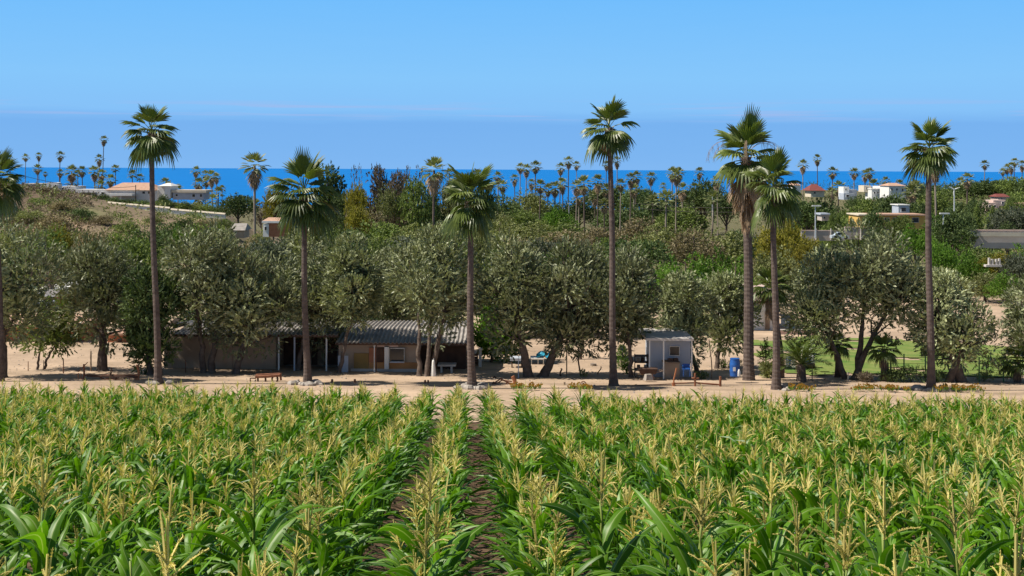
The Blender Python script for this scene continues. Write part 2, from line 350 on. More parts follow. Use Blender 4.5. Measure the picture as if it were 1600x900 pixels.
def tassel_geo(mbt, base, rg, nb, hi, size=1.):
    hgt = .34 * size * rg.uniform(.85, 1.15)
    def branch(p0, az, e0, ln, r0, droop):
        n = 6 if hi else 3; p = Vector(p0); pts = [p.copy()]
        for k in range(n):
            e = e0 - droop * (k / n) ** 1.3
            p = p + Vector((math.cos(az) * math.cos(e), math.sin(az) * math.cos(e), math.sin(e))) * (ln / n)
            pts.append(p.copy())
        if hi:
            mbt.tube(pts, [r0 * .7] * n + [r0 * .3], 3, rg.uniform(.3, .9), cap=False)
            for k in range(n):       # spikelets in pairs
                for q in np.linspace(0, 1, 4)[:-1]:
                    c = pts[k].lerp(pts[k + 1], q); d = (pts[k + 1] - pts[k]).normalized()
                    for sgn in (-1, 1):
                        a = rg.uniform(0, 6.28); o = Vector((math.cos(a), math.sin(a), rg.uniform(-.4, .4)))
                        o = (o - d * o.dot(d)).normalized()
                        t = c + d * .013 + o * .0095; m = c + d * .006 + o * .007; w = d.cross(o) * .0035
                        mbt.add([c, m + w, t, m - w], [(0, 1, 2, 3)], rg.uniform(.2, 1))
        else:
            d = Vector((math.sin(az + 1), math.cos(az), .3)).normalized() * r0
            V = []
            for k, q in enumerate(pts): V += [q - d * (1.2 if k < n else .3), q + d * (1.2 if k < n else .3)]
            mbt.add(V, [(2 * k, 2 * k + 1, 2 * k + 3, 2 * k + 2) for k in range(n)], rg.uniform(.2, 1))
    branch(base, rg.uniform(0, 6.28), PI / 2 - .04, hgt, .0085 if hi else .009, .12)
    if hi: mbt.tube([base, Vector(base) + Vector((0, 0, hgt * .9))], [.009, .006], 4, .7, cap=False)
    az = rg.uniform(0, 6.28)
    for k in range(nb):
        az += 2.4 + rg.uniform(-.4, .4); q = k / nb
        branch(Vector(base) + Vector((0, 0, hgt * .45 * q)), az, 1.05 - .15 * rg.uniform(0, 3) + .25 * q, (.23 - .09 * q) * size * rg.uniform(.8, 1.2), .0055 if hi else .0062, rg.uniform(.3, 1.5))
def corn_spec(rg, nl, hi):
    H = rg.uniform(1.06, 1.20); seg, cols = (11, 4) if hi else (4, 2)
    plane = rg.uniform(0, 6.28); leaves = []
    for k in range(nl):
        q = k / (nl - 1); h = .10 + (H - .24) * q ** .8
        ln = (.47 + .26 * math.sin(PI * min(1, q * .85 + .2))) * rg.uniform(.85, 1.15) * (1 - .38 * max(0, q - .6) / .4)
        wd = rg.uniform(.066, .096) * (1 - .25 * max(0, q - .7) / .3)
        a0 = math.radians(rg.uniform(52, 72) + 10 * q); bend = math.radians(rg.uniform(75, 150) - 35 * q)
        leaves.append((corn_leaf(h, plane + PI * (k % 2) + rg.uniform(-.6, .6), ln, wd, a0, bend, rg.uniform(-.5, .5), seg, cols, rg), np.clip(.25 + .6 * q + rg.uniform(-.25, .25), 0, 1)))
    return H, leaves
# near plants: every leaf its own part
rg = np.random.default_rng(11); PROT = []
for i in range(12):
    H, lv = corn_spec(rg, 13, True); parts = []
    for (V1, F1, ac), v in lv:
        me = bpy.data.meshes.new('leaf'); o = MB().add(V1, F1, v); 
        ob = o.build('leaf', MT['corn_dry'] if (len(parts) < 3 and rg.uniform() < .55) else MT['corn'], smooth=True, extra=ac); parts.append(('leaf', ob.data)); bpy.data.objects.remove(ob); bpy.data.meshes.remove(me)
    m2 = MB(); m2.tube([(rg.uniform(-.008, .008), rg.uniform(-.008, .008), z) for z in np.linspace(-.05, H, 12)], [.015 - .009 * q + (.002 if k % 2 else 0) for k, q in enumerate(np.linspace(0, 1, 12))], 6)
    ob = m2.build('stalk', MT['stalk'], smooth=True); parts.append(('stalk', ob.data)); bpy.data.objects.remove(ob)
    if i % 5 in (1, 3) or i == 10: PROT.append((H, parts)); continue
    m2 = MB(); tassel_geo(m2, (0, 0, H - .03), rg, int(rg.integers(8, 14)), True, .95); ob = m2.build('tassel', MT['tassel']); parts.append(('tassel', ob.data)); bpy.data.objects.remove(ob)
    if i % 2 == 0:
        m2 = MB(); a = rg.uniform(0, 6.28); d = Vector((math.cos(a) * .35, math.sin(a) * .35, 1)).normalized(); b = Vector((math.cos(a) * .02, math.sin(a) * .02, .5))
        m2.tube([b + d * .19 * q for q in (0, .15, .5, .8, 1)], [.01, .021, .026, .016, .004], 8); ob = m2.build('ear', MT['husk'], smooth=True); parts.append(('ear', ob.data)); bpy.data.objects.remove(ob)
    PROT.append((H, parts))
cands = []
rg = np.random.default_rng(5)
y = 3.3
for r in range(-24, 25):
    u = ROW0 + RS * r; Yp = 4.6 + rg.uniform(0, .2)
    while Yp < 43.5:
        x = u + ROWDIR * Yp
        if Yp < 40.6 - .10 * x - .25 * math.sin(x * 1.7) and abs(x) < .40 * Yp + 2.2:
            cands.append((x + rg.normal(0, .06), Yp + rg.normal(0, .03), rg.uniform(0, 6.28), rg.uniform(.74, 1.1), r))
        Yp += .185 if Yp < 16 else .215
# plants that the photograph shows singly: (tassel top pixel, tip height, label)
hero = [(262, 788, 6.6, 'corn plant with a thick pale tan tassel nearest the camera, lower left'),
        (397, 700, 10.3, 'corn plant with a wide drooping yellow tassel, lower left beside a taller one'),
        (68, 708, 9.7, 'corn plant with a bushy straw tassel standing near the left edge'),
        (672, 700, 10, 'tall corn plant at the head of the tassel row left of the centre furrow'),
        (940, 700, 10, 'corn plant with an upright slender tassel just right of the centre furrow'),
        (1096, 714, 9.4, 'corn plant with a narrow upright tassel and green ear, lower right of centre'),
        (1205, 704, 9.8, 'corn plant with fanned yellow tassel between two bare-spiked ones, lower right'),
        (1588, 800, 6.2, 'corn plant with a spreading pale tassel at the lower right edge'),
        (1382, 735, 8.4, 'corn plant with orange tinged forked tassel in the lower right field')]
hp = []
for px, py, yy, lab in hero:
    p = P(px, py, yy); hp.append((p, lab))
cands = [c for c in cands if all(math.hypot(c[0] - p.x, c[1] - p.y) > .2 for p, _ in hp)]
cands.sort(key=lambda c: c[1] + (0 if abs(c[0]) < .43 * c[1] + .25 else 60))
near, far = cands[:300 - len(hp)], cands[300 - len(hp):]
def put_corn(x, y, rz, s, label, pi, tip=None):
    H, parts = PROT[pi]; z = zgf(x, y) + .02
    if tip is not None:
        top = H + .33; s = (tip - z) / top
        s = min(1.32, max(.8, s))
    t = E('corn_plant', label, 'corn plant', (x, y, z), rz, 'corn plants in the field')
    t.scale = (s, s, s)
    if tip is None: t.rotation_euler = (rg.normal() * .06, rg.normal() * .06, rz)
    for n, me in parts: link(n, me, t)
    return t
for i, (p, lab) in enumerate(hp):
    put_corn(p.x, p.y, i * 1.3, 1, lab, [0, 2, 4, 5, 7, 9, 2, 0, 5][i], p.z)
ON = ['first', 'second', 'third', 'fourth', 'fifth', 'sixth', 'seventh', 'eighth', 'ninth', 'tenth', 'eleventh', 'twelfth', 'thirteenth', 'fourteenth', 'fifteenth', 'sixteenth', 'seventeenth', 'eighteenth', 'nineteenth']
def ordn(k):
    if k < 19: return ON[k]
    t_, u_ = divmod(k + 1, 10); T_ = {2: 'twent', 3: 'thirt', 4: 'fort', 5: 'fift'}[t_]
    return T_ + 'ieth' if u_ == 0 else T_ + 'y-' + ON[u_ - 1]
rowlist = {}
for c_ in near: rowlist.setdefault(c_[4], []).append(c_[1])
for p, _ in hp: rowlist.setdefault(round((p.x - ROWDIR * p.y - ROW0) / RS), []).append(p.y)
for i, (x, y, rz, s, r_) in enumerate(near):
    k = sum(1 for q in rowlist[r_] if q < y); pi = int(rg.integers(12))
    nm = ('tasselled' if any(n_ == 'tassel' for n_, _ in PROT[pi][1]) else 'untasselled') + ' corn plant'
    put_corn(x, y, rz, s, f"{nm}, {ordn(k)} from front, {ordn(-r_ if r_ <= 0 else r_ - 1)} row {'left' if r_ <= 0 else 'right'} of centre furrow", pi)
# farther plants as one mass
LOW = []
for i in range(10):
    H, lv = corn_spec(rg, 8, False); m2 = MB()
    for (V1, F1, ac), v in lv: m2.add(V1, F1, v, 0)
    nleaf = m2.n
    m2.tube([(0, 0, 0), (0, 0, H)], [.014, .006], 3, .5, cap=False)
    k0 = len(m2.F); tassel_geo(m2, (0, 0, H - .03), rg, [13, 0, 12, 12, 14, 10, 13, 0, 12, 13][i], False, [.88, 1, .92, .85, .95, .8, .88, .3, .85, .9][i])
    for j in range(k0, len(m2.F)): m2.mi[j][:] = 1
    LOW.append((np.concatenate(m2.V), np.concatenate(m2.F), np.concatenate(m2.var), np.concatenate(m2.mi)))
big = MB()
fx = np.array(far); pr = rg.integers(0, 10, len(fx))
for i in range(10):
    s = fx[pr == i]; V0, F0, v0, mi0 = LOW[i]; n = len(s)
    c, sn = np.cos(s[:, 2]), np.sin(s[:, 2]); z = zg(s[:, 0], s[:, 1])
    sc = s[:, 3]
    lean = rg.normal(0, .07, (2, n, 1)) * V0[None, :, 2] ** 1.2; V = np.stack([(V0[None, :, 0] * c[:, None] - V0[None, :, 1] * sn[:, None]) * sc[:, None] + s[:, 0, None] + lean[0],
                  (V0[None, :, 0] * sn[:, None] + V0[None, :, 1] * c[:, None]) * sc[:, None] + s[:, 1, None] + lean[1],
                  V0[None, :, 2] * sc[:, None] + z[:, None]], -1).reshape(-1, 3)
    Fq = (F0[None] + (np.arange(n) * len(V0))[:, None, None]).reshape(-1, 4)
    big.add(V, Fq, np.clip(np.tile(v0, n) + np.repeat(rg.uniform(-.15, .15, n), len(v0)), 0, 1)); big.mi[-1] = np.tile(mi0, n)
    del V
ac = np.full(big.n, .6)
tag(big.build('corn_rows', [MT['corn'], MT['tassel']], extra=ac), 'dense tasselled corn rows running back to the dirt path', 'corn', kind='stuff')

# ------------------------------------------------------------------ foliage generators
def leaves_on(mb, C, R, n, size, rg, up=.35, spread=.9, aspect=.3, twig=8, tl=None, shell=.55, base_var=.5, dv=.25, cen=None, cr=None):
    """n leaves set on short twigs that grow outwards through a lobe of centre C and radii R"""
    nt_ = max(1, n // twig); R = np.asarray(R, float)
    d = rg.normal(size=(nt_, 3)); d /= np.linalg.norm(d, axis=1)[:, None]
    rad = rg.uniform(shell ** 3, 1, nt_) ** (1 / 3)
    p0 = C + d * R * rad[:, None]
    td = d + np.array([0, 0, up]) + rg.normal(0, .35, (nt_, 3)); td /= np.linalg.norm(td, axis=1)[:, None]
    tl = tl or size * twig * .28
    q = rg.uniform(0, 1, (nt_, twig, 1))
    p = p0[:, None] + td[:, None] * q * tl
    ld = td[:, None] + rg.normal(0, spread * .6, (nt_, twig, 3)); ld /= np.linalg.norm(ld, axis=2)[..., None]
    dn = d if cen is None else d * .45 + (p0 - cen) / cr * .9
    if cen is not None: dn = dn / np.linalg.norm(dn, axis=1)[:, None]
    sd_ = np.cross(ld, dn[:, None] + rg.normal(0, .24, (nt_, 1, 3))); sd_ /= np.linalg.norm(sd_, axis=2)[..., None] + 1e-9
    s = size * rg.uniform(.7, 1.3, (nt_, twig, 1))
    a = p; b = p + ld * s * .45 + sd_ * s * aspect * .5; c_ = p + ld * s; e = p + ld * s * .45 - sd_ * s * aspect * .5
    V = np.stack([a, b, c_, e], 2).reshape(-1, 3); m = nt_ * twig
    v = np.clip(base_var + rg.normal(0, dv * .75, (nt_, 1)) + rg.normal(0, dv * .25, (nt_, twig)), 0, 1)
    mb.add(V, np.arange(m * 4).reshape(m, 4), np.repeat(v.ravel(), 4))
def limb(mb, a, b, r0, r1, rg, n=5, sides=7, wob=.08):
    a, b = Vector(a), Vector(b); d = (b - a).length; pts = []
    for k in range(n + 1):
        q = k / n; p = a.lerp(b, q); f = math.sin(PI * q) * wob * d
        pts.append(p + Vector((rg.normal() * f * .6, rg.normal() * f * .6, f * .4)))
    mb.tube(pts, [r0 + (r1 - r0) * (k / n) ** .8 for k in range(n + 1)], sides, cap=False)
    return pts
def big_tree(px0, px1, top, bot, stems, label, name='olive_tree', cat='tree', leafmat='olive', n=25000, nl=26, seed=0, lsize=.172, aspect=.42, Yoff=0, trunk_r=.2, up=.5, fill=.78, group='olive trees along the yard', shell=.8):
    """a tree whose crown spans the given pixels; stems = [(base px, base py), ...]"""
    rg = np.random.default_rng(100 + seed)
    g = G(stems[0][0], stems[0][1]); Yb = g.y + Yoff
    gz = zgf(g.x, Yb); root = E(name, label, cat, (g.x, Yb, gz), 0, group)
    o = np.array((g.x, Yb, gz))
    a, b = P(px0, (top + bot) / 2, Yb), P(px1, (top + bot) / 2, Yb); w = (b.x - a.x) / 2
    zt, zb = P((px0 + px1) / 2, top, Yb).z, P((px0 + px1) / 2, bot, Yb).z
    c = np.array(((a.x + b.x) / 2, Yb + .3, (zt + zb) / 2)) - o; h = (zt - zb) / 2; dp = w * .85
    lobes = []
    for k in range(nl):
        for _ in range(30):
            d = rg.normal(size=3); d /= np.linalg.norm(d)
            if d[2] > -.92: break
        rr = rg.uniform(.15, 1) ** .4 * fill; rl = rg.uniform(.26, .43)
        q = 1 - .25 * max(0, -d[2])
        lobes.append((c + d * np.array((w, dp, h)) * rr * np.array((q, q, 1)), np.array((w, dp * .9, min(h, w) * 1.0)) * rl * rg.uniform(.8, 1.15), rg.uniform(.25, .75)))
    tot = sum(np.prod(l[1]) ** (2 / 3) for l in lobes)
    mbl = MB()
    for C, R, v in lobes:
        leaves_on(mbl, C, R, int(n * np.prod(R) ** (2 / 3) / tot), lsize, rg, up=up, aspect=aspect, base_var=v, dv=.28, twig=9, tl=lsize * 2.4, shell=shell, spread=.42, cen=c, cr=np.array((w, dp, h)))
    mbl.build('crown', MT['olive'] if leafmat == 'olive' else LM[leafmat], root)
    mbt = MB(); ends = []
    for k, (sx, sy) in enumerate(stems):
        gg = G(sx, sy); p0 = np.array((gg.x, Yb + (0 if k == 0 else rg.uniform(-.2, .2)), gz - .1)) - o
        q = (k + .5) / len(stems); tgt = c + np.array(((q - .5) * w * .9, rg.uniform(-.2, .2) * w, -h * .35))
        mid = p0 + (tgt - p0) * .5 + np.array((0, 0, h * .1))
        r = trunk_r * rg.uniform(.85, 1.1)
        pts = limb(mbt, p0, mid, r * 1.25, r * .8, rg, 6, 9, .035); limb(mbt, mid, tgt, r * .8, r * .5, rg, 5, 8, .05)
        mbt.tube([Vector(p0) - Vector((0, 0, .05)), Vector(p0) + (pts[1] - Vector(p0)) * .6], [r * 1.9, r * 1.15], 9, cap=False)
        ends += [mid, tgt]
    for C, R, v in lobes:
        e = min(ends, key=lambda q: np.linalg.norm(q - C) + (3 if q[2] > C[2] + .3 else 0))
        limb(mbt, e, C + (C - e) * .25, trunk_r * .38, trunk_r * .08, rg, 4, 5, .1)
    mbt.build('trunk', MT['bark'], root, smooth=True)
    return root
# ------------------------------------------------------------------ fan palm fronds
def frond_geo(mb, e, R, segs, rings, rg, var=.5, fan=115, droop=.5, az=0., fold=0., pet=.5, pr=.012, org=(0, 0, 0), tipd=.9):
    """costapalmate frond: petiole and a fan of pleated segments whose tips hang"""
    e = math.radians(e); p = Vector((0, 0, 0)); pts = [p.copy()]; n = 4
    for k in range(n):
        ee = e - .35 * droop * (k / n)
        p = p + Vector((math.cos(ee), 0, math.sin(ee))) * (R * pet / n); pts.append(p.copy())
    ee = e - .5 * droop; t = Vector((math.cos(ee), 0, math.sin(ee))); s = Vector((0, 1, 0)); nn = t.cross(s)
    ca, sa = math.cos(az), math.sin(az)
    rot = lambda v: Vector((v.x * ca - v.y * sa + org[0], v.x * sa + v.y * ca + org[1], v.z + org[2]))
    if pr: mb.tube([rot(q) for q in pts], [pr * 1.3, pr, pr, pr, pr * .8], 4 if segs > 10 else 3, .9, cap=False)
    Lf = R * (1 - pet) * 1.12; f = math.radians(fan); th = np.linspace(-f, f, segs); dth = 2 * f / segs
    for q in th:
        L1 = Lf * (1 - .30 * (abs(q) / f) ** 2) * rg.uniform(.9, 1.05); dr = droop * rg.uniform(.7, 1.35)
        dirv = (t * math.cos(q) + s * math.sin(q) * (1 - fold) - nn * (-fold) * abs(math.sin(q))).normalized()
        side = (s * math.cos(q) - t * math.sin(q)).normalized(); V = []
        for k in range(rings + 1):
            r = L1 * (.04 + .96 * k / rings); x = r / L1
            w = r * math.tan(dth / 2) * 1.15 if x < .66 else L1 * .66 * math.tan(dth / 2) * 1.15 * max(.08, (1 - x) / .34)
            c = p + dirv * r * (1 - .22 * dr * max(0, x - .45)) + Vector((0, 0, -1)) * (tipd * dr * L1 * max(0, x - .3) ** 2)
            V += [rot(c - side * w), rot(c + nn * w * .9), rot(c + side * w)]
        Fq = []
        for k in range(rings):
            o = 3 * k; Fq += [(o, o + 1, o + 4, o + 3), (o + 1, o + 2, o + 5, o + 4)]
        mb.add([tuple(v) for v in V], Fq, min(1, max(0, var + rg.uniform(-.22, .22))))
rg = np.random.default_rng(21)
EL = [86, 74, 62, 50, 38, 26, 14, 2, -10, -22, -34, -46]; FR = {}
for ei, e in enumerate(EL):
    for v in range(2):
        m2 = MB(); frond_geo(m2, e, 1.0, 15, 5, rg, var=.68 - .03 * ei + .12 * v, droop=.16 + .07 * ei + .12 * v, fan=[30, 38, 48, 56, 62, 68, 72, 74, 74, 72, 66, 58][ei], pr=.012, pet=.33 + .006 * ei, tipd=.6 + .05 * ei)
        ob = m2.build('frond', MT['frond']); FR[ei, v] = ob.data; bpy.data.objects.remove(ob)
DF = []
for v in range(3):
    m2 = MB(); frond_geo(m2, -66 - 6 * v, 1.0, 12, 4, rg, var=.5, droop=.25, fan=50, pr=.012, pet=.4, fold=.4)
    ob = m2.build('dead_frond', MT['dead']); DF.append(ob.data); bpy.data.objects.remove(ob)
def big_palm(base, crown, halfw, label, seed, trunk_px=12, nf=36, skirt=0, stalks=False, bulge=1.5, Yb=None, halfh=None, emin=-32):
    rg = np.random.default_rng(300 + seed)
    g = G(*base); Yb = g.y
    root = E('fan_palm', label, 'palm tree', tuple(g), 0, 'tall fan palms behind the corn field')
    c = P(crown[0], crown[1], Yb) - g; r = trunk_px / F * Yb / 2; R = 1.1 * halfw / F * Yb
    n = 110; pts = []; rad = []
    for k in range(n + 1):
        q = k / n; z = -.1 + (c.z + .1) * q
        pts.append((c.x * q + .12 * math.sin(q * 4 + seed) * q * (1 - q) * 2, .15 * math.sin(q * 3 + seed) * q, z))
        rr = r * (1 + (bulge - 1) * math.exp(-z / .45) - .34 * q + .28 * max(0, q - .94) / .06)
        rad.append(rr * (1 + (.035 if k % 2 else -.025) + rg.uniform(-.015, .015)))
    m2 = MB(); m2.tube(pts, rad, 12); m2.build('trunk', MT['trunk_palm'], root, smooth=False)
    top = Vector(pts[-1]); m2 = MB()
    for k in range(46):       # leaf bases under the crown
        a = k * 2.4; zz = top.z - .1 - k * .016
        d = Vector((math.cos(a), math.sin(a), 0)); p0 = Vector((top.x, top.y, zz)) + d * r * .7
        m2.tube([p0, p0 + d * .1 + Vector((0, 0, .16))], [.035, .015], 4, rg.uniform(.1, .8))
    m2.build('leaf_bases', MT['dead'], root)
    for k in range(nf):
        if rg.uniform() < .1: continue
        q = k / (nf - 1); e = 82 - (82 - emin) * q ** .9 + rg.uniform(-12, 12)
        ei = int(np.argmin([abs(e - x) for x in EL])); s = R * (rg.uniform(.80, 1.22) if q < .22 else rg.uniform(.86, 1.14))
        o = link('frond', FR[ei, int(rg.integers(2))], root); o.location = top + Vector((0, 0, (.28 - .62 * q) if seed in (3, 4, 6, 7) else (.16 - .45 * q)))
        o.rotation_euler = (rg.uniform(-.22, .22), -math.radians(e - EL[ei]) + rg.uniform(-.05, .05), k * 2.39996 + rg.uniform(-.35, .35)); o.scale = (s, s, s * (halfh or 1))
    for k in range(0 if skirt else 9):
        o = link('dead_frond', DF[k % 3], root); o.location = top + Vector((0, 0, -.12 - .02 * k)); o.rotation_euler = (rg.uniform(-.2, .2), rg.uniform(-.5, .1), k * 2.4 + seed); o.scale = (R * rg.uniform(.45, .7),) * 3
    if skirt:
        ns = 80
        for k in range(ns):
            q = k / ns; s = R * (1.2 - .40 * q) * rg.uniform(.85, 1.1)
            o = link('dead_frond', DF[int(rg.integers(3))], root); o.location = Vector((c.x * (1 - .1 * q), 0, top.z + .1 - skirt * q ** 1.1 * .85))
            o.rotation_euler = (rg.uniform(-.1, .1), rg.uniform(-.35, .12) + .35 * q, k * 2.39996); o.scale = (s * (.85 - .3 * q), s * (.8 - .2 * q), s)
    if stalks:
        for k in range(12):
            m2 = MB(); a = k * 2.1 + .3; L1 = R * rg.uniform(.9, 1.15); p = Vector(top); pts = [p.copy()]
            for j in range(9):
                e = 1.0 - 2.6 * (j / 9) ** 1.2; p = p + Vector((math.cos(a) * math.cos(e), math.sin(a) * math.cos(e), math.sin(e))) * (L1 * 1.5 / 9); pts.append(p.copy())
            m2.tube(pts, [.012] * 6 + [.008] * 4, 4, .8, cap=False)
            for j in range(4, 10):
                for _ in range(3):
                    q2 = pts[j]; m2.tube([q2, q2 + Vector((rg.uniform(-.1, .1), rg.uniform(-.1, .1), -rg.uniform(.15, .4)))], [.006, .003], 3, .9, cap=False)
            m2.build('flower_stalk', MT['dead'], root)
    return root, g, r
palms = [
 ((-1, 596), (-4, 282), 44, 'fan palm at the left edge of the view, only half its crown showing', 1, 11),
 ((247, 600), (238, 206), 43, 'first tall fan palm from the left, a slim trunk with a compact crown', 2, 11),
 ((481, 601), (475, 305), 52, 'short tousled fan palm with curling fronds, second along the corn field', 3, 11),
 ((738, 607), (733, 315), 47, 'short fan palm with rocks heaped at its foot near the centre', 4, 12),
 ((959, 603), (952, 200), 43, 'tallest slim fan palm, right of centre, crown high above the sea horizon', 5, 11),
 ((1170, 594), (1166, 245), 52, 'thick-trunked fan palm wearing a long skirt of dead brown fronds', 6, 17),
 ((1213, 609), (1208, 292), 45, 'green fan palm in front of the thick skirted palm', 7, 12),
 ((1455, 611), (1450, 232), 42, 'rightmost tall fan palm, alone, with a stone ring at its foot', 8, 12)]
for (b, c, hw, lab, sd_, tp) in palms:
    root, g, r = big_palm(b, c, hw, lab, sd_, tp, nf={3: 38, 4: 38, 6: 30}.get(sd_, 33), emin=-12 if sd_ == 6 else -32, skirt=2.9 if sd_ == 6 else 0, stalks=sd_ == 6, bulge=1.25 if sd_ == 6 else 1.55, halfh=1.12 if sd_ in (3, 4, 6, 7) else 1.0)
    if sd_ in (3, 4, 7, 8, 2):
        rg = np.random.default_rng(sd_); nr = {3: 11, 4: 16, 7: 8, 8: 18, 2: 4}[sd_]
        heap = E('rock_heap', {3: 'low ring of stones round the foot of the tousled short palm', 4: 'heap of pale stones round the foot of the centre palm', 7: 'small heap of stones beside the foot of the green twin palm', 8: 'ring of grey stones round the foot of the rightmost palm', 2: 'few dark stones beside the foot of the first tall palm'}[sd_], 'rocks', tuple(g))
        for k in range(nr):
            a = k * 2 * PI / nr + rg.uniform(-.3, .3) if sd_ != 7 else rg.uniform(-1.2, 1.2); rr = r * 1.5 + rg.uniform(.15, .55); s = rg.uniform(.10, .22)
            d = rg.normal(size=(26, 3)); d /= np.linalg.norm(d, axis=1)[:, None]
            # lumpy stone from a squashed, jittered sphere grid
            th = np.linspace(0, PI, 6); ph = np.linspace(0, 2 * PI, 8)[:-1]; V = []
            for t_ in th:
                for p_ in ph:
                    j = 1 + .28 * math.sin(3 * p_ + k) * math.sin(t_) + rg.uniform(-.1, .1) * (0 < t_ < PI)
                    V.append((math.sin(t_) * math.cos(p_) * s * j * 1.25, math.sin(t_) * math.sin(p_) * s * j, math.cos(t_) * s * .75 * j))
            Fq = [(i * 7 + q, (i + 1) * 7 + q, (i + 1) * 7 + (q + 1) % 7, i * 7 + (q + 1) % 7) for i in range(5) for q in range(7)]
            MB().add(np.array(V) + np.array((math.cos(a) * rr, math.sin(a) * rr * .8, s * .35)), Fq).build('rock', MT['rock'], heap)

# ------------------------------------------------------------------ olive trees in the yard
T = [
 (-75, 78, 335, 540, [(3, 590)], 'olive tree at the left edge, its dark crown cut by the frame', dict(seed=1, trunk_r=.2)),
 (84, 238, 354, 545, [(160, 580)], 'large round olive tree with a stout dark trunk, left of the first tall palm', dict(seed=2, trunk_r=.24)),
 (190, 275, 415, 590, [(236, 586), (258, 584)], 'dark low-branching tree behind the first tall palm', dict(seed=3, leafmat='dark', name='evergreen_tree', trunk_r=.13, n=22000, group='yard trees', aspect=.45)),
 (250, 400, 348, 532, [(318, 583), (330, 583)], 'olive tree with a V-shaped double trunk in front of the long wall', dict(seed=4, trunk_r=.16)),
 (325, 450, 415, 552, [(368, 584)], 'leaning olive tree with a gnarled trunk between the long wall and the white porch posts', dict(seed=5, trunk_r=.17, n=20000)),
 (402, 560, 362, 548, [(468, 578)], 'olive tree behind the tousled short palm, over the shaded porch', dict(seed=6, trunk_r=.12, Yoff=-.5)),
 (515, 592, 372, 520, [(529, 584)], 'dark olive tree over the zinc roof, left of the fork-trunked one', dict(seed=7, trunk_r=.10, n=24000)),
 (612, 738, 354, 545, [(655, 588), (666, 588), (674, 588)], 'olive tree with three splayed trunks beside the white house front', dict(seed=8, trunk_r=.13)),
 (745, 868, 372, 555, [(826, 589)], 'olive tree with a straight stout trunk beside the turquoise tarp', dict(seed=9, trunk_r=.22)),
 (830, 958, 380, 555, [(848, 589)], 'olive tree whose trunk leans right, next to the straight stout one', dict(seed=10, trunk_r=.2)),
 (928, 1032, 388, 545, [(986, 590)], 'slender olive tree with a twisting pale trunk by the kiosk', dict(seed=11, trunk_r=.11, n=22000)),
 (1026, 1108, 428, 560, [(1088, 582)], 'olive tree hanging over the kiosk roof', dict(seed=12, trunk_r=.12, Yoff=-.6, n=20000)),
 (1090, 1172, 422, 545, [(1122, 578)], 'olive tree behind the blue barrel', dict(seed=13, trunk_r=.12, n=18000, Yoff=.5)),
 (1222, 1345, 385, 540, [(1322, 593)], 'left trunk of the olive clump beside the small date palm', dict(seed=14, trunk_r=.17, n=24000)),
 (1300, 1452, 362, 525, [(1340, 593), (1332, 593)], 'broad olive tree with forked trunks in front of the lawn', dict(seed=15, trunk_r=.17, n=24000)),
 (1430, 1560, 425, 585, [(1503, 597), (1480, 597)], 'dark dense olive tree right of the rightmost tall palm', dict(seed=16, trunk_r=.22, n=24000)),
 (1566, 1680, 418, 570, [(1612, 598)], 'olive tree at the right edge, its crown cut by the frame', dict(seed=17, trunk_r=.2)),
 (34, 112, 470, 562, [(58, 578), (66, 578)], 'small leaning tree with a sparse dark crown at the left of the yard', dict(seed=18, leafmat='green', name='small_tree', trunk_r=.07, n=9000, group='yard trees', nl=16, aspect=.4)),
 (572, 668, 366, 525, [(612, 552)], 'olive tree standing behind the zinc-roofed house front', dict(seed=20, trunk_r=.14, n=26000)),
 (440, 520, 380, 530, [(490, 556)], 'olive tree standing behind the shaded porch', dict(seed=21, trunk_r=.14, n=20000)),
 (880, 960, 385, 530, [(905, 562)], 'thin-trunked olive tree set back between leaning olive and tallest palm', dict(seed=22, trunk_r=.12, n=20000)),
 (738, 806, 465, 560, [(768, 566)], 'bright green broad-leaved tree behind the centre palm', dict(seed=19, leafmat='bright', name='broadleaf_tree', trunk_r=.09, n=9000, group='yard trees', nl=18, aspect=.7, lsize=.2)),
]
for x0, x1, t, b, st, lab, kw in T: big_tree(x0 - 8, x1 + 8, t - 6, b + 14, st, lab, **kw)

# ------------------------------------------------------------------ buildings and yard things
def BX(px0, px1, py0, py1, Y, depth, mb=None):
    """a box whose front face covers the pixel rectangle at distance Y and which goes back by depth (absolute coords)"""
    a, b = P(px0, py1, Y), P(px1, py0, Y)
    mb = mb or MB()
    mb.box(((a.x + b.x) / 2, Y + depth / 2, (a.z + b.z) / 2), (abs(b.x - a.x), depth, abs(b.z - a.z))); return mb
class Thing:
    def __init__(s, name, label, cat, px, py, Y, group=None, kind=None):
        p = P(px, py, Y); s.o = Vector(p); s.r = E(name, label, cat, p, 0, group); s.Y = Y
    def put(s, name, mb, mat, smooth=False, label=None, kind=None):
        for i in range(len(mb.V)): mb.V[i] = mb.V[i] - np.array(s.o)
        ob = mb.build(name, mat, s.r, smooth)
        if label: ob['label'] = label
        if kind: ob['kind'] = kind
        return ob
    def box(s, name, px0, px1, py0, py1, mat, Y=None, depth=.1, label=None):
        return s.put(name, BX(px0, px1, py0, py1, Y if Y is not None else s.Y, depth), mat, label=label)
    def win(s, px0, px1, py0, py1, Y=None, depth=.08, frame='white', glass='glass', t=.8, muntin=True):
        """a window: frame standing proud of the wall, dark pane set inside"""
        Y = Y if Y is not None else s.Y
        m = MB()
        for q in ((px0, px1, py0, py0 + t), (px0, px1, py1 - t, py1), (px0, px0 + t, py0 + t, py1 - t), (px1 - t, px1, py0 + t, py1 - t)): BX(*q, Y - depth, depth, m)
        f = s.put('window', m, MT[frame]); 
        m = BX(px0 + t * .8, px1 - t * .8, py0 + t * .8, py1 - t * .8, Y - depth * .5, depth * .4)
        p = s.put('pane', m, MT[glass]); p.parent = f
        return f
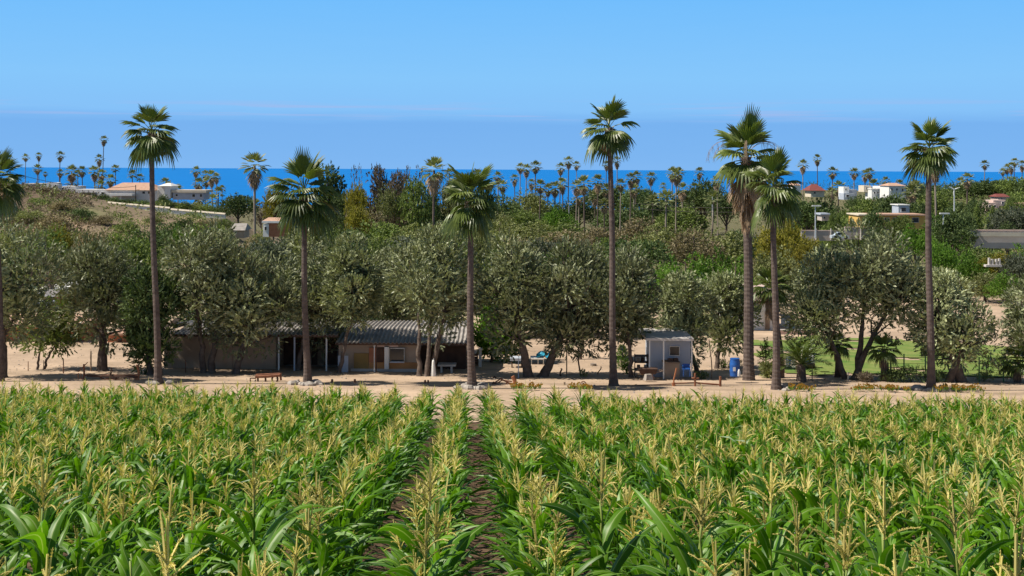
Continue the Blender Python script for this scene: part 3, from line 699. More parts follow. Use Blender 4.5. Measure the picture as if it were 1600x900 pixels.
def corrugated(px0, px1, Yf, zf, Yb, zb, wave=.22, amp=.045):
    xa_, xb_ = P(px0, 500, Yf).x, P(px1, 500, Yf).x; n = int((xb_ - xa_) / wave * 6); xs_ = np.linspace(xa_, xb_, n)
    w = amp * np.sin(xs_ / wave * 2 * PI); V = []
    for (Yq, zq) in ((Yf, zf), (Yb, zb)):
        for th in (0, .02): V.append(np.stack([xs_, np.full(n, Yq), zq + w + th], 1))
    V = np.concatenate(V); i = np.arange(n - 1)
    f = lambda a, b: np.stack([a * n + i, a * n + i + 1, b * n + i + 1, b * n + i], 1)
    return MB().add(V, np.concatenate([f(0, 2)[:, ::-1], f(1, 3), f(0, 1), f(3, 2)]))
# long shaded house with porch
H1 = Thing('long_house', 'long low tan house with zinc roof and shaded porch, behind the olive trees', 'house', 256, 583, 67)
H1.box('wall', 256, 431, 520, 590, MT['tan'], 67, 4)
H1.box('plinth', 255.5, 431.5, 579.5, 592, MT['plinth'], 66.94, .06)
H1.box('porch_wall', 431.3, 527, 522, 590, MT['dark'], 69.3, 2)  # dark wall colour paints in the shade of the porch
H1.box('porch_floor', 431.3, 527, 584, 590, MT['plinth'], 66.3, 3)
for x in (435.5, 460, 510): H1.box('porch_post', x - 1.3, x + 1.3, 523, 588, MT['white'] if x != 460 else MT['bluewall'], 66.4, .09)
for x in (476, 496): H1.box('door', x, x + 11, 540, 583, MT['wood'], 69.2, .08)
eave = P(270, 523, 66.3); rz1 = P(290, 506, 69.5).z
H1.put('roof', corrugated(271, 528, 66.3, eave.z, 69.5, rz1), MT['metal'])
H1.put('roof_back', corrugated(271, 528, 69.5, rz1, 73, eave.z - .1), MT['metal'])
H1.box('fascia', 271, 528, 523.5, 526, MT['dark'], 66.33, .05)
m = MB(); a = P(256.5, 520.2, 67.3)
m.add([(a.x, 67.2, eave.z + .2), (a.x, 71, eave.z + .2), (a.x, 69.5, eave.z + .5), (a.x - .15, 67.2, eave.z + .2), (a.x - .15, 71, eave.z + .2), (a.x - .15, 69.5, eave.z + .5)],
      [(0, 1, 2, 2), (3, 5, 4, 4), (0, 3, 4, 1), (1, 4, 5, 2), (2, 5, 3, 0)]); H1.put('gable', m, MT['tan'])
# front house with zinc roof, column, window
H2 = Thing('front_house', 'small house front with corrugated zinc roof, white column and orange lower wall', 'house', 530, 587, 66.3)
H2.box('wall', 529, 652, 538, 592, MT['tan'], 66.5, 3.4)
H2.box('plinth', 548, 652.6, 576.5, 594, MT['plinth'], 66.42, .08)
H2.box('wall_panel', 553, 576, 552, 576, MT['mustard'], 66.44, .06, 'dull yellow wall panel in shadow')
H2.box('wall_panel', 577, 652.3, 566.5, 576.3, MT['orange'], 66.44, .06, 'orange strip of wall over the plinth')
H2.box('doorway', 576.5, 600, 543.5, 566, MT['brick'], 66.4, .1)
H2.box('door', 588, 599, 544, 566, MT['dark'], 66.33, .06)
H2.box('column', 600.5, 607.5, 540, 577, MT['white'], 66.2, .25)
H2.win(608, 632, 544, 567, 66.44, .12)
H2.box('shelf', 610, 631, 565, 567, MT['bluewall'], 66.1, .2)
H2.box('leaning_panel', 528, 544, 556, 586, MT['bluewall'], 65.9, .05)
for x in (584.8, 588): H2.box('porch_post', x - .8, x + .8, 537, 588, MT['white'] if x < 586 else MT['dark'], 65.95, .06)
H2.box('lintel', 583, 622, 539.2, 542, MT['pink'], 66.2, .2)
ev = P(530, 536, 65.9); rz2 = P(600, 511, 69.2).z
H2.put('roof', corrugated(524, 735, 65.9, ev.z, 69.2, rz2), MT['metal'])
H2.put('roof_back', corrugated(524, 735, 69.2, rz2, 73, ev.z + .3), MT['metal'])
H2.box('fascia', 524, 735, 536.6, 539, MT['dark'], 65.93, .05)
H2.box('shade_block', 655, 728, 541, 590, MT['dark'], 68.2, 1.5)  # dark block whose colour paints in the shadows right of the house
# yard clutter: things with real structure
def simple(name, label, cat, px, py, Y, parts, group=None):
    t = Thing(name, label, cat, px, py, Y, group)
    for p in parts: t.box(p[0], *p[1:5], MT[p[5]], *(p[6:8] if len(p) > 6 else ()), **(p[8] if len(p) > 8 else {}))
    return t
t = Thing('covered_stand', 'white cloth-covered bundle standing beside the fork-trunked olive tree', 'bundle', 677, 589, 64.3)
a = P(677, 589, 64.3); m = MB()
m.tube([a + Vector((0, 0, z)) for z in (0, .08, .3, .55, .75, .86)], [.14, .15, .12, .09, .07, .05], 12); t.put('cloth', m, MT['white'], True)
m = MB(); m.tube([a + Vector((0, 0, .84)), a + Vector((.02, 0, .95))], [.03, .02], 6); t.put('knot', m, MT['white'])
t = simple('work_table', 'grey stone table standing in the shade right of the white bundle', 'table', 700, 580, 66.3, [('top', 684, 712, 570, 572.5, 'plinth', 66, .8), ('leg', 688, 691, 572.6, 583, 'plinth', 66.1, .2), ('leg', 704, 707, 572.6, 583, 'plinth', 66.1, .2)])
t = Thing('plank_fence', 'dark horizontal plank fence left of the white gate pillar', 'fence', 720, 580, 70)
for k in range(6): t.box('plank', 704, 747, 553 + k * 4.2, 556.4 + k * 4.2, MT['dark'], 70 + .01 * (k % 2), .05)
for x in (705, 726, 746): t.box('post', x - 1, x + 1, 550, 580, MT['wood'], 70.07, .1)
t.box('sign_board', 723, 735, 560.5, 572, MT['cream'], 69.93, .05)
t = Thing('gate_pillar', 'white gate pillar beside the plank fence', 'pillar', 750, 579, 69.2)
t.box('shaft', 748, 752.5, 547, 579.5, MT['white'], 69.2, .2); t.box('cap', 747.4, 753.4, 545, 547, MT['white'], 69.15, .3)
t = Thing('pipe_pergola', 'low dark wooden pergola behind the straight-trunked olive tree', 'pergola', 790, 570, 74)
for x in (762, 792, 815): t.box('post', x - 1.2, x + 1.2, 548, 577, MT['dark'], 74, .12)
for x in (766, 812): t.box('post', x - 1, x + 1, 548, 572, MT['dark'], 77, .12)
t.box('rail', 760, 817, 546, 548.5, MT['dark'], 73.9, .1); t.box('rail', 764, 814, 546, 548.3, MT['dark'], 77.1, .1)
t = Thing('white_table', 'long white table with thin legs under the turquoise tarp', 'table', 836, 578, 71)
t.box('top', 829, 850, 560, 562, MT['white'], 70.8, 1)
for x in (830, 840, 848.5): t.box('leg', x, x + 1.3, 562.1, 577, MT['white'], 70.85, .06)
t = Thing('tarp', 'turquoise tarp bunched over the white table', 'tarp', 847, 560, 71)
a, b = P(838, 560, 71.3), P(860, 548, 71.3); V, Fq = grid(np.linspace(a.x, b.x, 16), np.linspace(70.9, 71.8, 10), lambda x, y: a.z + .12 + .2 * np.abs(np.sin((x - a.x) * 5)) + .1 * np.sin(y * 9 + x * 4))
V2 = V.copy(); V2[:, 2] -= .03; t.put('sheet', MB().add(V, Fq).add(V2, Fq[:, ::-1]), MT['cyan'], True)
t = Thing('blue_table', 'low dark blue table in the shade left of the straight-trunked olive tree', 'table', 808, 575, 69)
t.box('top', 797, 818, 560, 564, MT['bluewall'], 69, .9); t.box('leg', 799, 801, 564, 577, MT['dark'], 69.1, .1); t.box('leg', 814, 816, 564, 577, MT['dark'], 69.1, .1)
def post(px, py0, py1, w, mat, label, lean=0, Y=None, name='fence_post', cat='post', group=None):
    g = G(px, py1) if Y is None else P(px, py1, Y)
    t = Thing(name, label, cat, px, py1, g.y, group); a = P(px, py1, g.y); b = P(px + lean, py0, g.y); r = w / F * g.y / 2
    pts = [a.lerp(b, q) + Vector((.04 * math.sin(q * 5 + px), 0, 0)) * (1 if lean else 0) for q in (0, .25, .5, .75, 1)]
    m = MB().tube(pts, [r * 1.1, r, r * .95, r, r * .85], 7); t.put('shaft', m, MT[mat], True)
    m = MB().tube([b, b + Vector((0, 0, r * .5))], [r * 1.15, r * .6], 7); t.put('top', m, MT[mat]); return t
for q in [(885.5, 545, 588, 2, 'wood', 'straight pole just right of the leaning-trunk olive', 0), (907, 542, 588, 2.6, 'dark', 'crooked dark pole with a bent lower half, between two olive trunks', -4),
          (934, 573, 585, 1.8, 'dark', 'short stake leaning right, beside the tree stump', 5), (876, 576, 588, 2.8, 'dark', 'thick short dark post right of the leaning olive trunk', 1),
          (810, 559, 591, 1.6, 'bluewall', 'thin pale pole in front of the straight-trunked olive', 0), (99, 561, 584, 1.7, 'rust', 'short fence stake left of the round olive', 0),
          (142, 549, 580, 2.4, 'wood', 'pale rough post touching the stout olive trunk', 0), (68, 563, 579, 1.3, 'wood', 'thin stake right of the small leaning tree', 0),
          (44, 565, 580, 1.3, 'rust', 'thin stake left of the small leaning tree', 0), (290, 563, 583, 1.4, 'rust', 'rusty stake before the long wall', 0),
          (363, 542, 583, 1.7, 'wood', 'pale pole against the gnarled leaning olive trunk', 0), (1112, 530, 592, 1.8, 'wood', 'tall thin pole on the sandy lane behind the kiosk', -3),
          (1253, 553, 596, 2.0, 'cream', 'pale pole standing in front of the small date palm', 0), (1269, 571, 596, 1.6, 'wood', 'short pale stake right of the small date palm', 0), (1289, 583, 594, 1.6, 'wood', 'low stub post between the date palm and the forked olive', 0),
          (1325, 582, 596, 2.2, 'cream', 'short pale stake against the forked olive trunk', 0), (1487, 555, 597, 2, 'bluewall', 'pale metal pole left of the dark dense olive', 0)]:
    post(*q[:6], lean=q[6])
# tree stump
t = Thing('tree_stump', 'brown tree stump on the open sand between the two olive trunks and the slim palm', 'stump', 927, 580, 70.5)
a = P(927, 580, 70.5); m = MB(); m.tube([a + Vector((0, 0, z)) for z in (-.03, .1, .3, .42)], [.26, .2, .18, .17], 10); t.put('trunk', m, MT['bark_pale'])
for k in range(4): m = MB(); d = Vector((math.cos(k * 1.7), math.sin(k * 1.7), 0)); m.tube([a + d * .15 + Vector((0, 0, .08)), a + d * .38 + Vector((0, 0, -.02))], [.07, .03], 6); t.put('root', m, MT['bark_pale'])
# kiosk
K = Thing('kiosk', 'small kiosk, wall painted shade-blue, with a flat roof and white corner posts under an olive', 'kiosk', 1015, 592, 63.8)
K.box('wall', 1015.5, 1079, 533, 594, MT['bluewall'], 65.2, 2.2)  # blue tone of this wall is shade put into its colour
K.box('counter', 1037.5, 1062, 567.5, 592, MT['tan'], 64.3, .6); K.box('counter_top', 1036.5, 1063, 566, 567.5, MT['wood'], 64.2, .8)
K.box('roof', 1010, 1084, 529, 532.5, MT['plinth'], 63.6, 4)
for x in (1015, 1037): K.box('post', x - 1.1, x + 1.1, 532.5, 592.5, MT['white'], 63.75, .1)
K.box('post', 1080, 1082, 532.5, 590, MT['white'], 63.9, .1)
K.box('crate', 1044, 1052, 561, 566, MT['dark'], 64.4, .3); K.box('crate', 1053, 1060, 560.5, 566, MT['dark'], 64.4, .3)
K.win(1046, 1062, 541, 556, 65.2, .08)
t = Thing('plastic_chair', 'bright blue plastic chair at the right end of the kiosk counter', 'chair', 1073, 588, 63.6)
t.box('seat', 1067, 1079, 576, 578, MT['blue'], 63.5, .4); t.box('backrest', 1066.5, 1077, 568.5, 575, MT['blue'], 63.92, .04)
for x, yy in ((1067.3, 63.5), (1077.5, 63.5), (1067.3, 63.86), (1077.5, 63.86)): t.box('leg', x, x + 1.2, 578.1, 588, MT['blue'], yy, .04)
for x in (1066.6, 1078): t.box('armrest', x, x + 1, 571.5, 573, MT['blue'], 63.52, .38)
t = Thing('wheelbarrow', 'dark wheelbarrow parked left of the kiosk posts', 'wheelbarrow', 1012, 590, 63.5)
a = P(1012, 585, 63.5); m = MB(); m.box(a + Vector((0, 0, .18)), (.75, .5, .26), 0, 1.25); t.put('tray', m, MT['dark'])
m = MB(); c_ = a + Vector((-.5, 0, .03)); m.tube([c_ + Vector((.18 * math.cos(q), 0, .18 * math.sin(q))) for q in np.linspace(0, 2 * PI, 13)], .035, 6, cap=False); t.put('wheel', m, MT['tyre'])
for s_ in (-.2, .2): m = MB(); m.tube([c_ + Vector((0, s_ * .3, 0)), a + Vector((0, s_, .0)), a + Vector((.75, s_, .22))], .022, 5); t.put('handle', m, MT['wood'])
for s_ in (-.2, .2): m = MB(); m.tube([a + Vector((.2, s_, .06)), a + Vector((.28, s_, -.2))], .02, 5); t.put('leg', m, MT['rust'])
t = Thing('stone_block', 'pale angular stone block in front of the kiosk', 'stone', 1013, 593, 62.6); a = P(1013, 593, 62.6)
m = MB(); m.box(a + Vector((0, 0, .12)), (.42, .3, .28), .4, .7); t.put('block', m, MT['rock'])
t = Thing('dark_shelf', 'cluttered dark shelf left of the kiosk under the pale-trunked olive', 'shelf', 1002, 588, 66)
for k, y0 in enumerate((556, 566, 577)): t.box('shelf_board', 992, 1013, y0, y0 + 1.4, MT['dark'], 66, .5)
for x in (992, 1012): t.box('upright', x - .7, x + .7, 553, 587, MT['dark'], 65.96, .1)
for k, (x, y0) in enumerate(((995, 560), (1002, 559), (1007, 571), (996, 571))): t.box('box', x, x + 4.5, y0, y0 + 6, MT[['tan', 'dark', 'plinth', 'wood'][k]], 66.1, .3)
# barrel
t = Thing('water_barrel', 'blue plastic barrel at the foot of the thick skirted palm', 'barrel', 1148, 588, 62.5); a = P(1148, 588, 62.5)
zs = np.linspace(0, .85, 18); m = MB(); m.tube([a + Vector((0, 0, z)) for z in zs], [.225 + .018 * math.sin(z / .85 * PI) + (.012 if i in (5, 6, 11, 12) else 0) for i, z in enumerate(zs)], 20); t.put('body', m, MT['blue'], True)
m = MB(); m.tube([a + Vector((0, 0, .84)), a + Vector((0, 0, .88))], [.24, .235], 20); t.put('rim', m, MT['blue'])
t.box('highlight_patch', 1145.5, 1149.5, 574, 580, MT['white'], 62.5 - .262, .02)  # white patch painted on as the barrel's highlight
t = Thing('white_jug', 'small white plastic jug standing right of the blue barrel', 'jug', 1154.5, 588, 62.3); a = P(1154.5, 588, 62.3)
m = MB(); m.tube([a + Vector((0, 0, z)) for z in (0, .02, .25, .32, .36)], [.07, .08, .08, .05, .03], 10); t.put('body', m, MT['white'], True)
m = MB(); m.tube([a + Vector((0, 0, .355)), a + Vector((0, 0, .39))], [.035, .03], 8); t.put('cap', m, MT['blue'])
t = Thing('laundry_line', 'white and blue cloths hanging on a low line left of the small date palm', 'laundry', 1233, 580, 68)
for x in (1226, 1244): t.box('post', x - .6, x + .6, 555, 581, MT['wood'], 68, .06)
for x0, x1, mm, y1 in ((1228, 1232, 'bluewall', 573), (1232.5, 1236, 'blue', 570), (1237, 1243, 'white', 574)): t.box('cloth', x0, x1, 557.5, y1, MT[mm], 68, .03)
t.box('line', 1226, 1244, 556.6, 557.2, MT['wire'], 68, .02)
t = Thing('blue_crate_stack', 'blue and white crates stacked on the grass right of the small date palm', 'crates', 1264, 572, 70)
t.box('crate', 1257, 1267, 561, 568, MT['blue'], 70, .5); t.box('crate', 1267.3, 1273, 557, 567.5, MT['white'], 70, .5); t.box('crate', 1258, 1273.6, 568.2, 576, MT['dark'], 70, .6)
# background houses near the yard
t = Thing('rear_house', 'white house with pink fascia seen behind the thick skirted palm', 'house', 1170, 520, 92)
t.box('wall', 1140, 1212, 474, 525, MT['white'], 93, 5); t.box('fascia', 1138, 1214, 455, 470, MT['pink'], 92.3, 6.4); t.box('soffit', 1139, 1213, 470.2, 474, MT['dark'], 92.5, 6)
t.win(1181, 1190, 477, 489, 93); t.win(1150, 1158, 480, 495, 93); t.box('door', 1196, 1203, 486, 515, MT['wood'], 92.9, .1)
t = Thing('shed', 'tiny white shed behind the lawn between the twin palms and the forked olive', 'shed', 1236, 515, 95)
t.box('wall', 1229, 1242, 499, 518, MT['white'], 95, 2); t.box('roof', 1228, 1243, 497, 499, MT['tan'], 94.8, 2.4); t.box('door', 1233, 1237, 504, 516, MT['dark'], 94.94, .06)
t = Thing('garden_wall', 'low pinkish plaster wall behind the small date palm', 'wall', 1260, 520, 90)
t.box('wall', 1215, 1272, 517, 523, MT['pink'], 90, .3); t.box('coping', 1214.5, 1272.5, 515.5, 517, MT['wallgrey'], 89.95, .4)
t = Thing('brick_house', 'orange brick house low behind the trees at the left', 'house', 60, 545, 80)
t.box('wall', -60, 122, 512, 548, MT['brick'], 80, 5); t.box('base', -61, 122.4, 541, 549, MT['cream'], 79.9, .1); t.box('roof', -62, 124, 508, 512, MT['tile'], 79.5, 6)
t.win(28, 36, 520, 533, 80); t.box('doorway', 122.6, 139, 522, 545, MT['dark'], 81.5, .3); t.win(84, 94, 520, 533, 80)
t = Thing('brick_wall_house', 'small orange brick hut seen past the stout olive trunk', 'hut', 180, 545, 80)
t.box('wall', 168, 198, 524, 546, MT['brick'], 80, 3); t.box('roof', 167, 199, 521, 524, MT['tile'], 79.7, 3.6); t.box('door', 184, 190, 530, 545.5, MT['dark'], 79.92, .08)
t = Thing('white_roof_house', 'house with a flat white roof and orange wall behind the small leaning tree', 'house', 66, 480, 105)
t.box('wall', 50, 92, 464, 492, MT['orange'], 105, 6); t.box('roof', 48, 94, 452, 463.6, MT['white'], 104.6, 7); t.box('lean_to', 52, 84, 470, 492, MT['bluewall'], 104.3, .7); t.win(60, 68, 474, 484, 104.3)
# terrace wall of the sandy yard at the back left
t = Thing('low_retaining_wall', 'long low sandy retaining wall behind the left olive trees', 'wall', 100, 556, 74)
t.box('wall', -60, 215, 549, 562, MT['cream'], 76, .3); t.box('coping', -61, 216, 547, 549, MT['cream'], 75.95, .4)

# -------- rusty farm implements along the path
YI = 60.6
def bar(t, name, pts, w, mat='rust', Y=YI):
    """a bar through pixel points; a third value is a shift in depth"""
    q = [P(p[0], p[1], Y + (p[2] if len(p) > 2 else 0)) for p in pts]; r = w / F * Y / 2 * 1.35
    return t.put(name, MB().tube(q, [r] * len(q), 6), MT[mat])
def wheel(t, px, py, rp, spokes=8, Y=YI, mat='rust'):
    c = P(px, py, Y); r = rp / F * Y; m = MB(); m.tube([c + Vector((r * math.cos(a), 0, r * math.sin(a))) for a in np.linspace(0, 2 * PI, 17)], .022, 5, cap=False)
    for k in range(spokes): m.tube([c, c + Vector((r * math.cos(k * 2 * PI / spokes), 0, r * math.sin(k * 2 * PI / spokes)))], .011, 4)
    m.box(c, (.08, .12, .08)); return t.put('wheel', m, MT[mat])
t = Thing('seed_drill', 'long rusty seed drill frame with upright levers left of the first tall palm', 'farm implement', 170, 600, YI, 'rusty farm implements')
bar(t, 'beam', [(136, 587.5), (215, 589)], 2.4, 'dark'); bar(t, 'beam', [(132, 586, .7), (214, 586.5, .7)], 2, 'rust')
bar(t, 'lever', [(131, 569), (131.5, 585), (129, 600)], 2.2); bar(t, 'lever', [(214, 570), (217, 582), (216, 601)], 2.6, 'rusto'); bar(t, 'lever', [(213, 586), (213, 601)], 2.2, 'rusto')
for x in (122, 126.5): bar(t, 'tine', [(x, 583), (x + .5, 600)], 1, 'rusto')
bar(t, 'brace', [(122, 581), (131, 572), (137, 566)], 1); bar(t, 'brace', [(156, 589), (166, 595), (177, 600)], 1.8, 'dark'); bar(t, 'brace', [(165, 592), (190, 592)], 1.6); bar(t, 'brace', [(177, 600), (182, 590), (182, 587)], 1.6, 'dark')
bar(t, 'tine', [(172, 588), (173, 581), (174, 574)], 1.2, 'dark'); bar(t, 'tine', [(170, 581), (173, 586), (176, 578)], 1, 'dark'); bar(t, 'tine', [(202, 588), (202, 601)], .9); bar(t, 'tine', [(211, 588), (210, 601)], .9)
wheel(t, 194, 597, 5, 8, mat='dark')
t = Thing('spring_cultivator', 'rusty cultivator with four hooked spring tines left of the tousled short palm', 'farm implement', 415, 603, YI, 'rusty farm implements')
bar(t, 'beam', [(399, 588.5), (418, 588), (438, 586)], 3.6); bar(t, 'beam', [(400, 586, .6), (437, 584, .6)], 2.6)
for x in (402, 414, 426.5, 433): bar(t, 'tine', [(x, 588), (x - 1.5 if x == 426.5 else x + 1, 592), (x + (1 if x < 426 else -.5), 598), (x + 3, 603), (x + 6, 604)], 2.2, 'dark')
bar(t, 'hitch', [(400, 591), (391, 591), (391, 600), (393, 603)], 1.6, 'dark'); bar(t, 'hitch', [(400, 593), (397, 599), (393, 602)], 1.2, 'dark')
bar(t, 'drawbar_end', [(438, 583), (439, 594)], 2.4)
t = Thing('iron_bench_frame', 'low rusty frame with two end posts right of the tousled short palm', 'farm implement', 535, 606, YI, 'rusty farm implements')
bar(t, 'beam', [(517, 600), (553, 600.5)], 3.4); bar(t, 'beam', [(519, 602, .5), (552, 602, .5)], 2)
for x in (519, 554.5): bar(t, 'end_post', [(x, 592.5), (x, 605)], 2.6)
for x in (527, 546): bar(t, 'leg', [(x, 601), (x, 606)], 1.4, 'dark')
bar(t, 'drawbar', [(555, 602.5), (575, 604.5)], 1.2, 'green_post')
t = Thing('disc_harrow', 'rusty harrow with an upright middle tower left of the centre palm', 'farm implement', 665, 607, YI, 'rusty farm implements')
bar(t, 'beam', [(638, 604), (660, 603), (696, 603)], 2); bar(t, 'beam', [(645, 606, .6), (694, 606, .6)], 1.6)
for x in (664, 669): bar(t, 'tower', [(x, 594), (x, 607)], 2)
t.box('hopper', 662, 672, 600, 606.5, MT['rust'], YI + .1, .3); bar(t, 'lever', [(665, 593.5), (665, 600)], 1); bar(t, 'lever', [(668.5, 593.5), (668.5, 600)], 1)
for x in (639, 646, 684, 693): bar(t, 'leg', [(x, 603), (x, 608)], 1.7, 'dark')
t = Thing('walking_plough', 'overturned rusty plough with crossed handles right of the centre palm', 'farm implement', 795, 608, YI, 'rusty farm implements')
bar(t, 'handle', [(770, 600), (782, 592), (803, 602), (817, 604)], 1.8); bar(t, 'handle', [(776, 600, .5), (784, 594, .5), (800, 596, .5)], 1.6); bar(t, 'beam', [(786, 606), (792, 598), (815, 602)], 2)
bar(t, 'ploughshare', [(769, 599), (775, 603), (783, 608)], 6, 'dark'); bar(t, 'ploughshare', [(801, 588), (804, 594), (805, 604)], 4.6, 'rusto'); bar(t, 'brace', [(798, 606), (818, 601), (819, 606)], 1.6)
bar(t, 'mouldboard', [(771, 589, 3), (774, 591.5, 3)], 4, 'dark')
t = Thing('small_wheel_hoe', 'little iron wheel hoe half hidden by the corn right of the leaning olive', 'farm implement', 898, 606, YI, 'rusty farm implements')
wheel(t, 911.5, 600, 4.2, 6); bar(t, 'handle', [(897, 598), (897.5, 606)], 2, 'dark'); bar(t, 'beam', [(893, 604), (911, 602)], 1.6, 'dark'); bar(t, 'handle', [(882, 597), (882, 604)], 2.2, 'wood'); bar(t, 'beam', [(882, 603.5), (897, 604.5)], 1.2, 'dark')
t = Thing('hitching_rail', 'low wooden hitching rail right of the tallest slim palm', 'rail', 1010, 606, YI)
for x in (994, 1016.5): bar(t, 'post', [(x, 600.5), (x, 607)], 2, 'wood')
bar(t, 'rail', [(971, 603), (994, 602), (1016, 601.5), (1049, 600)], 1.3, 'dark')
t = Thing('hay_rake', 'long rusty hay rake with a slender pointed lever in front of the kiosk', 'farm implement', 1090, 610, YI, 'rusty farm implements')
bar(t, 'lever', [(1057, 575), (1055, 584), (1053, 592), (1052, 607)], 1.8, 'rusto'); bar(t, 'lever', [(1052, 598), (1053, 604)], 4.2, 'rusto')
bar(t, 'beam', [(1050, 605), (1087, 606.5), (1124, 605)], 1.8, 'dark'); bar(t, 'beam', [(1054, 599, .6), (1088, 598, .6), (1095, 600, .6)], 1.6)
bar(t, 'post', [(1086, 583), (1086, 605)], 2.4); bar(t, 'post', [(1125.5, 588), (1125.5, 611)], 2.8); bar(t, 'rail', [(1086, 598), (1125, 601)], 1.8); bar(t, 'cross_bar', [(1081, 591), (1092, 591)], 2.4)
for x in (1062, 1070, 1078, 1100, 1112): bar(t, 'tine', [(x, 605), (x + 1.5, 610)], 1, 'dark')
# wire fence right, in front of the lawn
t = Thing('wire_fence', 'thin green wire fence along the near edge of the lawn', 'fence', 1420, 597, 64.5)
for x, y0, y1 in ((1391.5, 557, 597), (1412.5, 553, 598), (1446, 556, 598), (1530, 558, 599), (1568, 556, 600)): t.put('post', MB().tube([P(x, y1, 64.4), P(x, y0, 64.4)], .035, 6), MT['green_post'])
for yy in (558.5, 568, 578, 588): t.put('wire', MB().tube([P(1384, yy, 64.4), P(1446, yy, 64.4), P(1530, yy + .6, 64.4), P(1600, yy + .6, 64.4)], .008 if yy > 559 else .014, 4), MT['green_post'])
t = Thing('green_bin_post', 'short thick green post beside the small skirted palm', 'post', 1387, 596, 65)
t.put('shaft', MB().tube([P(1387, 597, 64.9), P(1387, 568, 64.9)], .055, 8), MT['green_post']); t.put('top', MB().tube([P(1387, 568, 64.9), P(1387, 566.5, 64.9)], [.07, .04], 8), MT['green_post'])

# ------------------------------------------------------------------ small palms, shrubs
def pinnate(root, org, R, n, e0, e1, rg, name='frond', mat='frond'):
    for k in range(n):
        q = k / n; e = math.radians(e0 + (e1 - e0) * q); az = k * 2.39996; m2 = MB(); p = Vector((0, 0, 0)); pts = [p.copy()]; L1 = R * rg.uniform(.85, 1.1)
        for j in range(10):
            ee = e - 1.15 * (j / 10) ** 1.6; p = p + Vector((math.cos(ee), 0, math.sin(ee))) * (L1 / 10); pts.append(p.copy())
        m2.tube(pts, [.022] * 4 + [.012] * 7, 4, .8, cap=False)
        for j in range(2, 10):
            for f in (0, .33, .66):
                c = pts[j].lerp(pts[min(10, j + 1)], f); d = (pts[min(10, j + 1)] - pts[j]).normalized()
                ll = .34 * R * math.sin(PI * min(.98, .18 + .8 * (j + f) / 10)) ** .7
                for sg in (-1, 1):
                    o = (d * .75 + Vector((0, sg, 0)) + Vector((0, 0, rg.uniform(-.15, .3)))).normalized(); w = d * .022 * R ** .5
                    m2.add([c, c + o * ll * .5 + w, c + o * ll, c + o * ll * .5 - w], [(0, 1, 2, 3)], rg.uniform(.2, .8))
        ob = m2.build(name, MT[mat], root); ob.location = org; ob.rotation_euler = (0, 0, az)
rg = np.random.default_rng(77)
g = G(1252, 596); t = E('date_palm', 'small date palm with arching feathery fronds beside the pale pole', 'palm tree', tuple(g))
MB().tube([(0, 0, -.1), (0, 0, .3), (0, 0, .85)], [.28, .24, .2], 10).build('trunk', MT['trunk_palm'], t); pinnate(t, (0, 0, .8), 1.75, 26, 80, 5, rg)
def small_fan(base, crown, hw, tp, label, skirt_n=14, nf=20):
    g = G(*base); t = E('young_fan_palm', label, 'palm tree', tuple(g)); c = P(*crown, g.y) - g; R = hw / F * g.y; r = tp / F * g.y / 2
    MB().tube([(0, 0, -.1), (0, 0, c.z * .3), (c.x, 0, c.z)], [r * 1.5, r * 1.1, r * .8], 10).build('trunk', MT['trunk_palm'], t, True)
    for k in range(nf):
        e = 80 - 110 * k / nf; ei = int(np.argmin([abs(e - x) for x in EL])); o = link('frond', FR[ei, k % 2], t); o.location = c; o.rotation_euler = (0, 0, k * 2.4); o.scale = (R, R, R)
    for k in range(skirt_n):
        o = link('dead_frond', DF[k % 3], t); o.location = (c.x, 0, c.z - .15 - .02 * k); o.rotation_euler = (0, 0, k * 2.4); o.scale = (R * .5, R * .5, R * .6)
small_fan((1381, 596), (1381, 548), 30, 9, 'young fan palm with a cone-shaped trunk on the near edge of the lawn')
small_fan((1590, 598), (1590, 566), 34, 9, 'young fan palm with an orange-brown stub trunk at the right edge')
small_fan((1218, 590), (1204, 450), 40, 11, 'shaded fan palm with brown hanging fronds behind the green twin palm', 40)
small_fan((1309, 590), (1309, 540), 26, 8, 'young fan palm growing behind the forked olive trunks', 10)
def shrub(px, py, w, h, kind, label, name='shrub', cat='shrub', n=900, ls=.09, cone=0, Y=None, group=None, sph=7):
    g = G(px, py) if Y is None else P(px, py, Y); s = g.y / F; root = E(name, label, cat, tuple(g), 0, group); rg = np.random.default_rng(int(px * 7 + py)); W2, H2 = w * s / 2, h * s
    m2 = MB()
    for k in range(sph):
        q = (k + .5) / sph
        if cone: C = np.array((0, 0, H2 * (.12 + .8 * q))); R = np.array((W2, W2, H2 * .2)) * (1.25 * math.sin(PI * (.25 + .72 * q)) ** .8)
        else: C = np.array((rg.uniform(-.55, .55) * W2, rg.uniform(-.5, .5) * W2, H2 * rg.uniform(.3, .62))); R = np.array((W2 * .5, W2 * .5, H2 * .38))
        leaves_on(m2, C, R, n // sph, ls, rg, up=.6, aspect=.35, base_var=rg.uniform(.3, .7), twig=6)
    m2.build('foliage', LM[kind], root); m2 = MB()
    for k in range(3): m2.tube([(0, 0, -.05), (rg.uniform(-.2, .2) * W2, rg.uniform(-.2, .2) * W2, H2 * .5)], [.03, .015], 5)
    m2.build('stem', MT['bark'], root); return root
shrub(972, 578, 17, 38, 'bright', 'yellow-green golden cypress beside the pale twisting trunk', 'golden_cypress', cone=1, n=4200, ls=.07, sph=9)
shrub(979, 584, 16, 16, 'bright', 'low lime shrub at the foot of the golden cypress', n=900)
shrub(1148, 576, 22, 13, 'green', 'dark green bush behind the blue barrel', n=1200)
shrub(1131, 576, 10, 14, 'bright', 'potted plant with upright leaves left of the blue barrel', 'potted_plant', 'plant', 500)
shrub(1199, 591, 20, 22, 'olive', 'pale green grassy clump between the twin palms', n=1300, ls=.14)
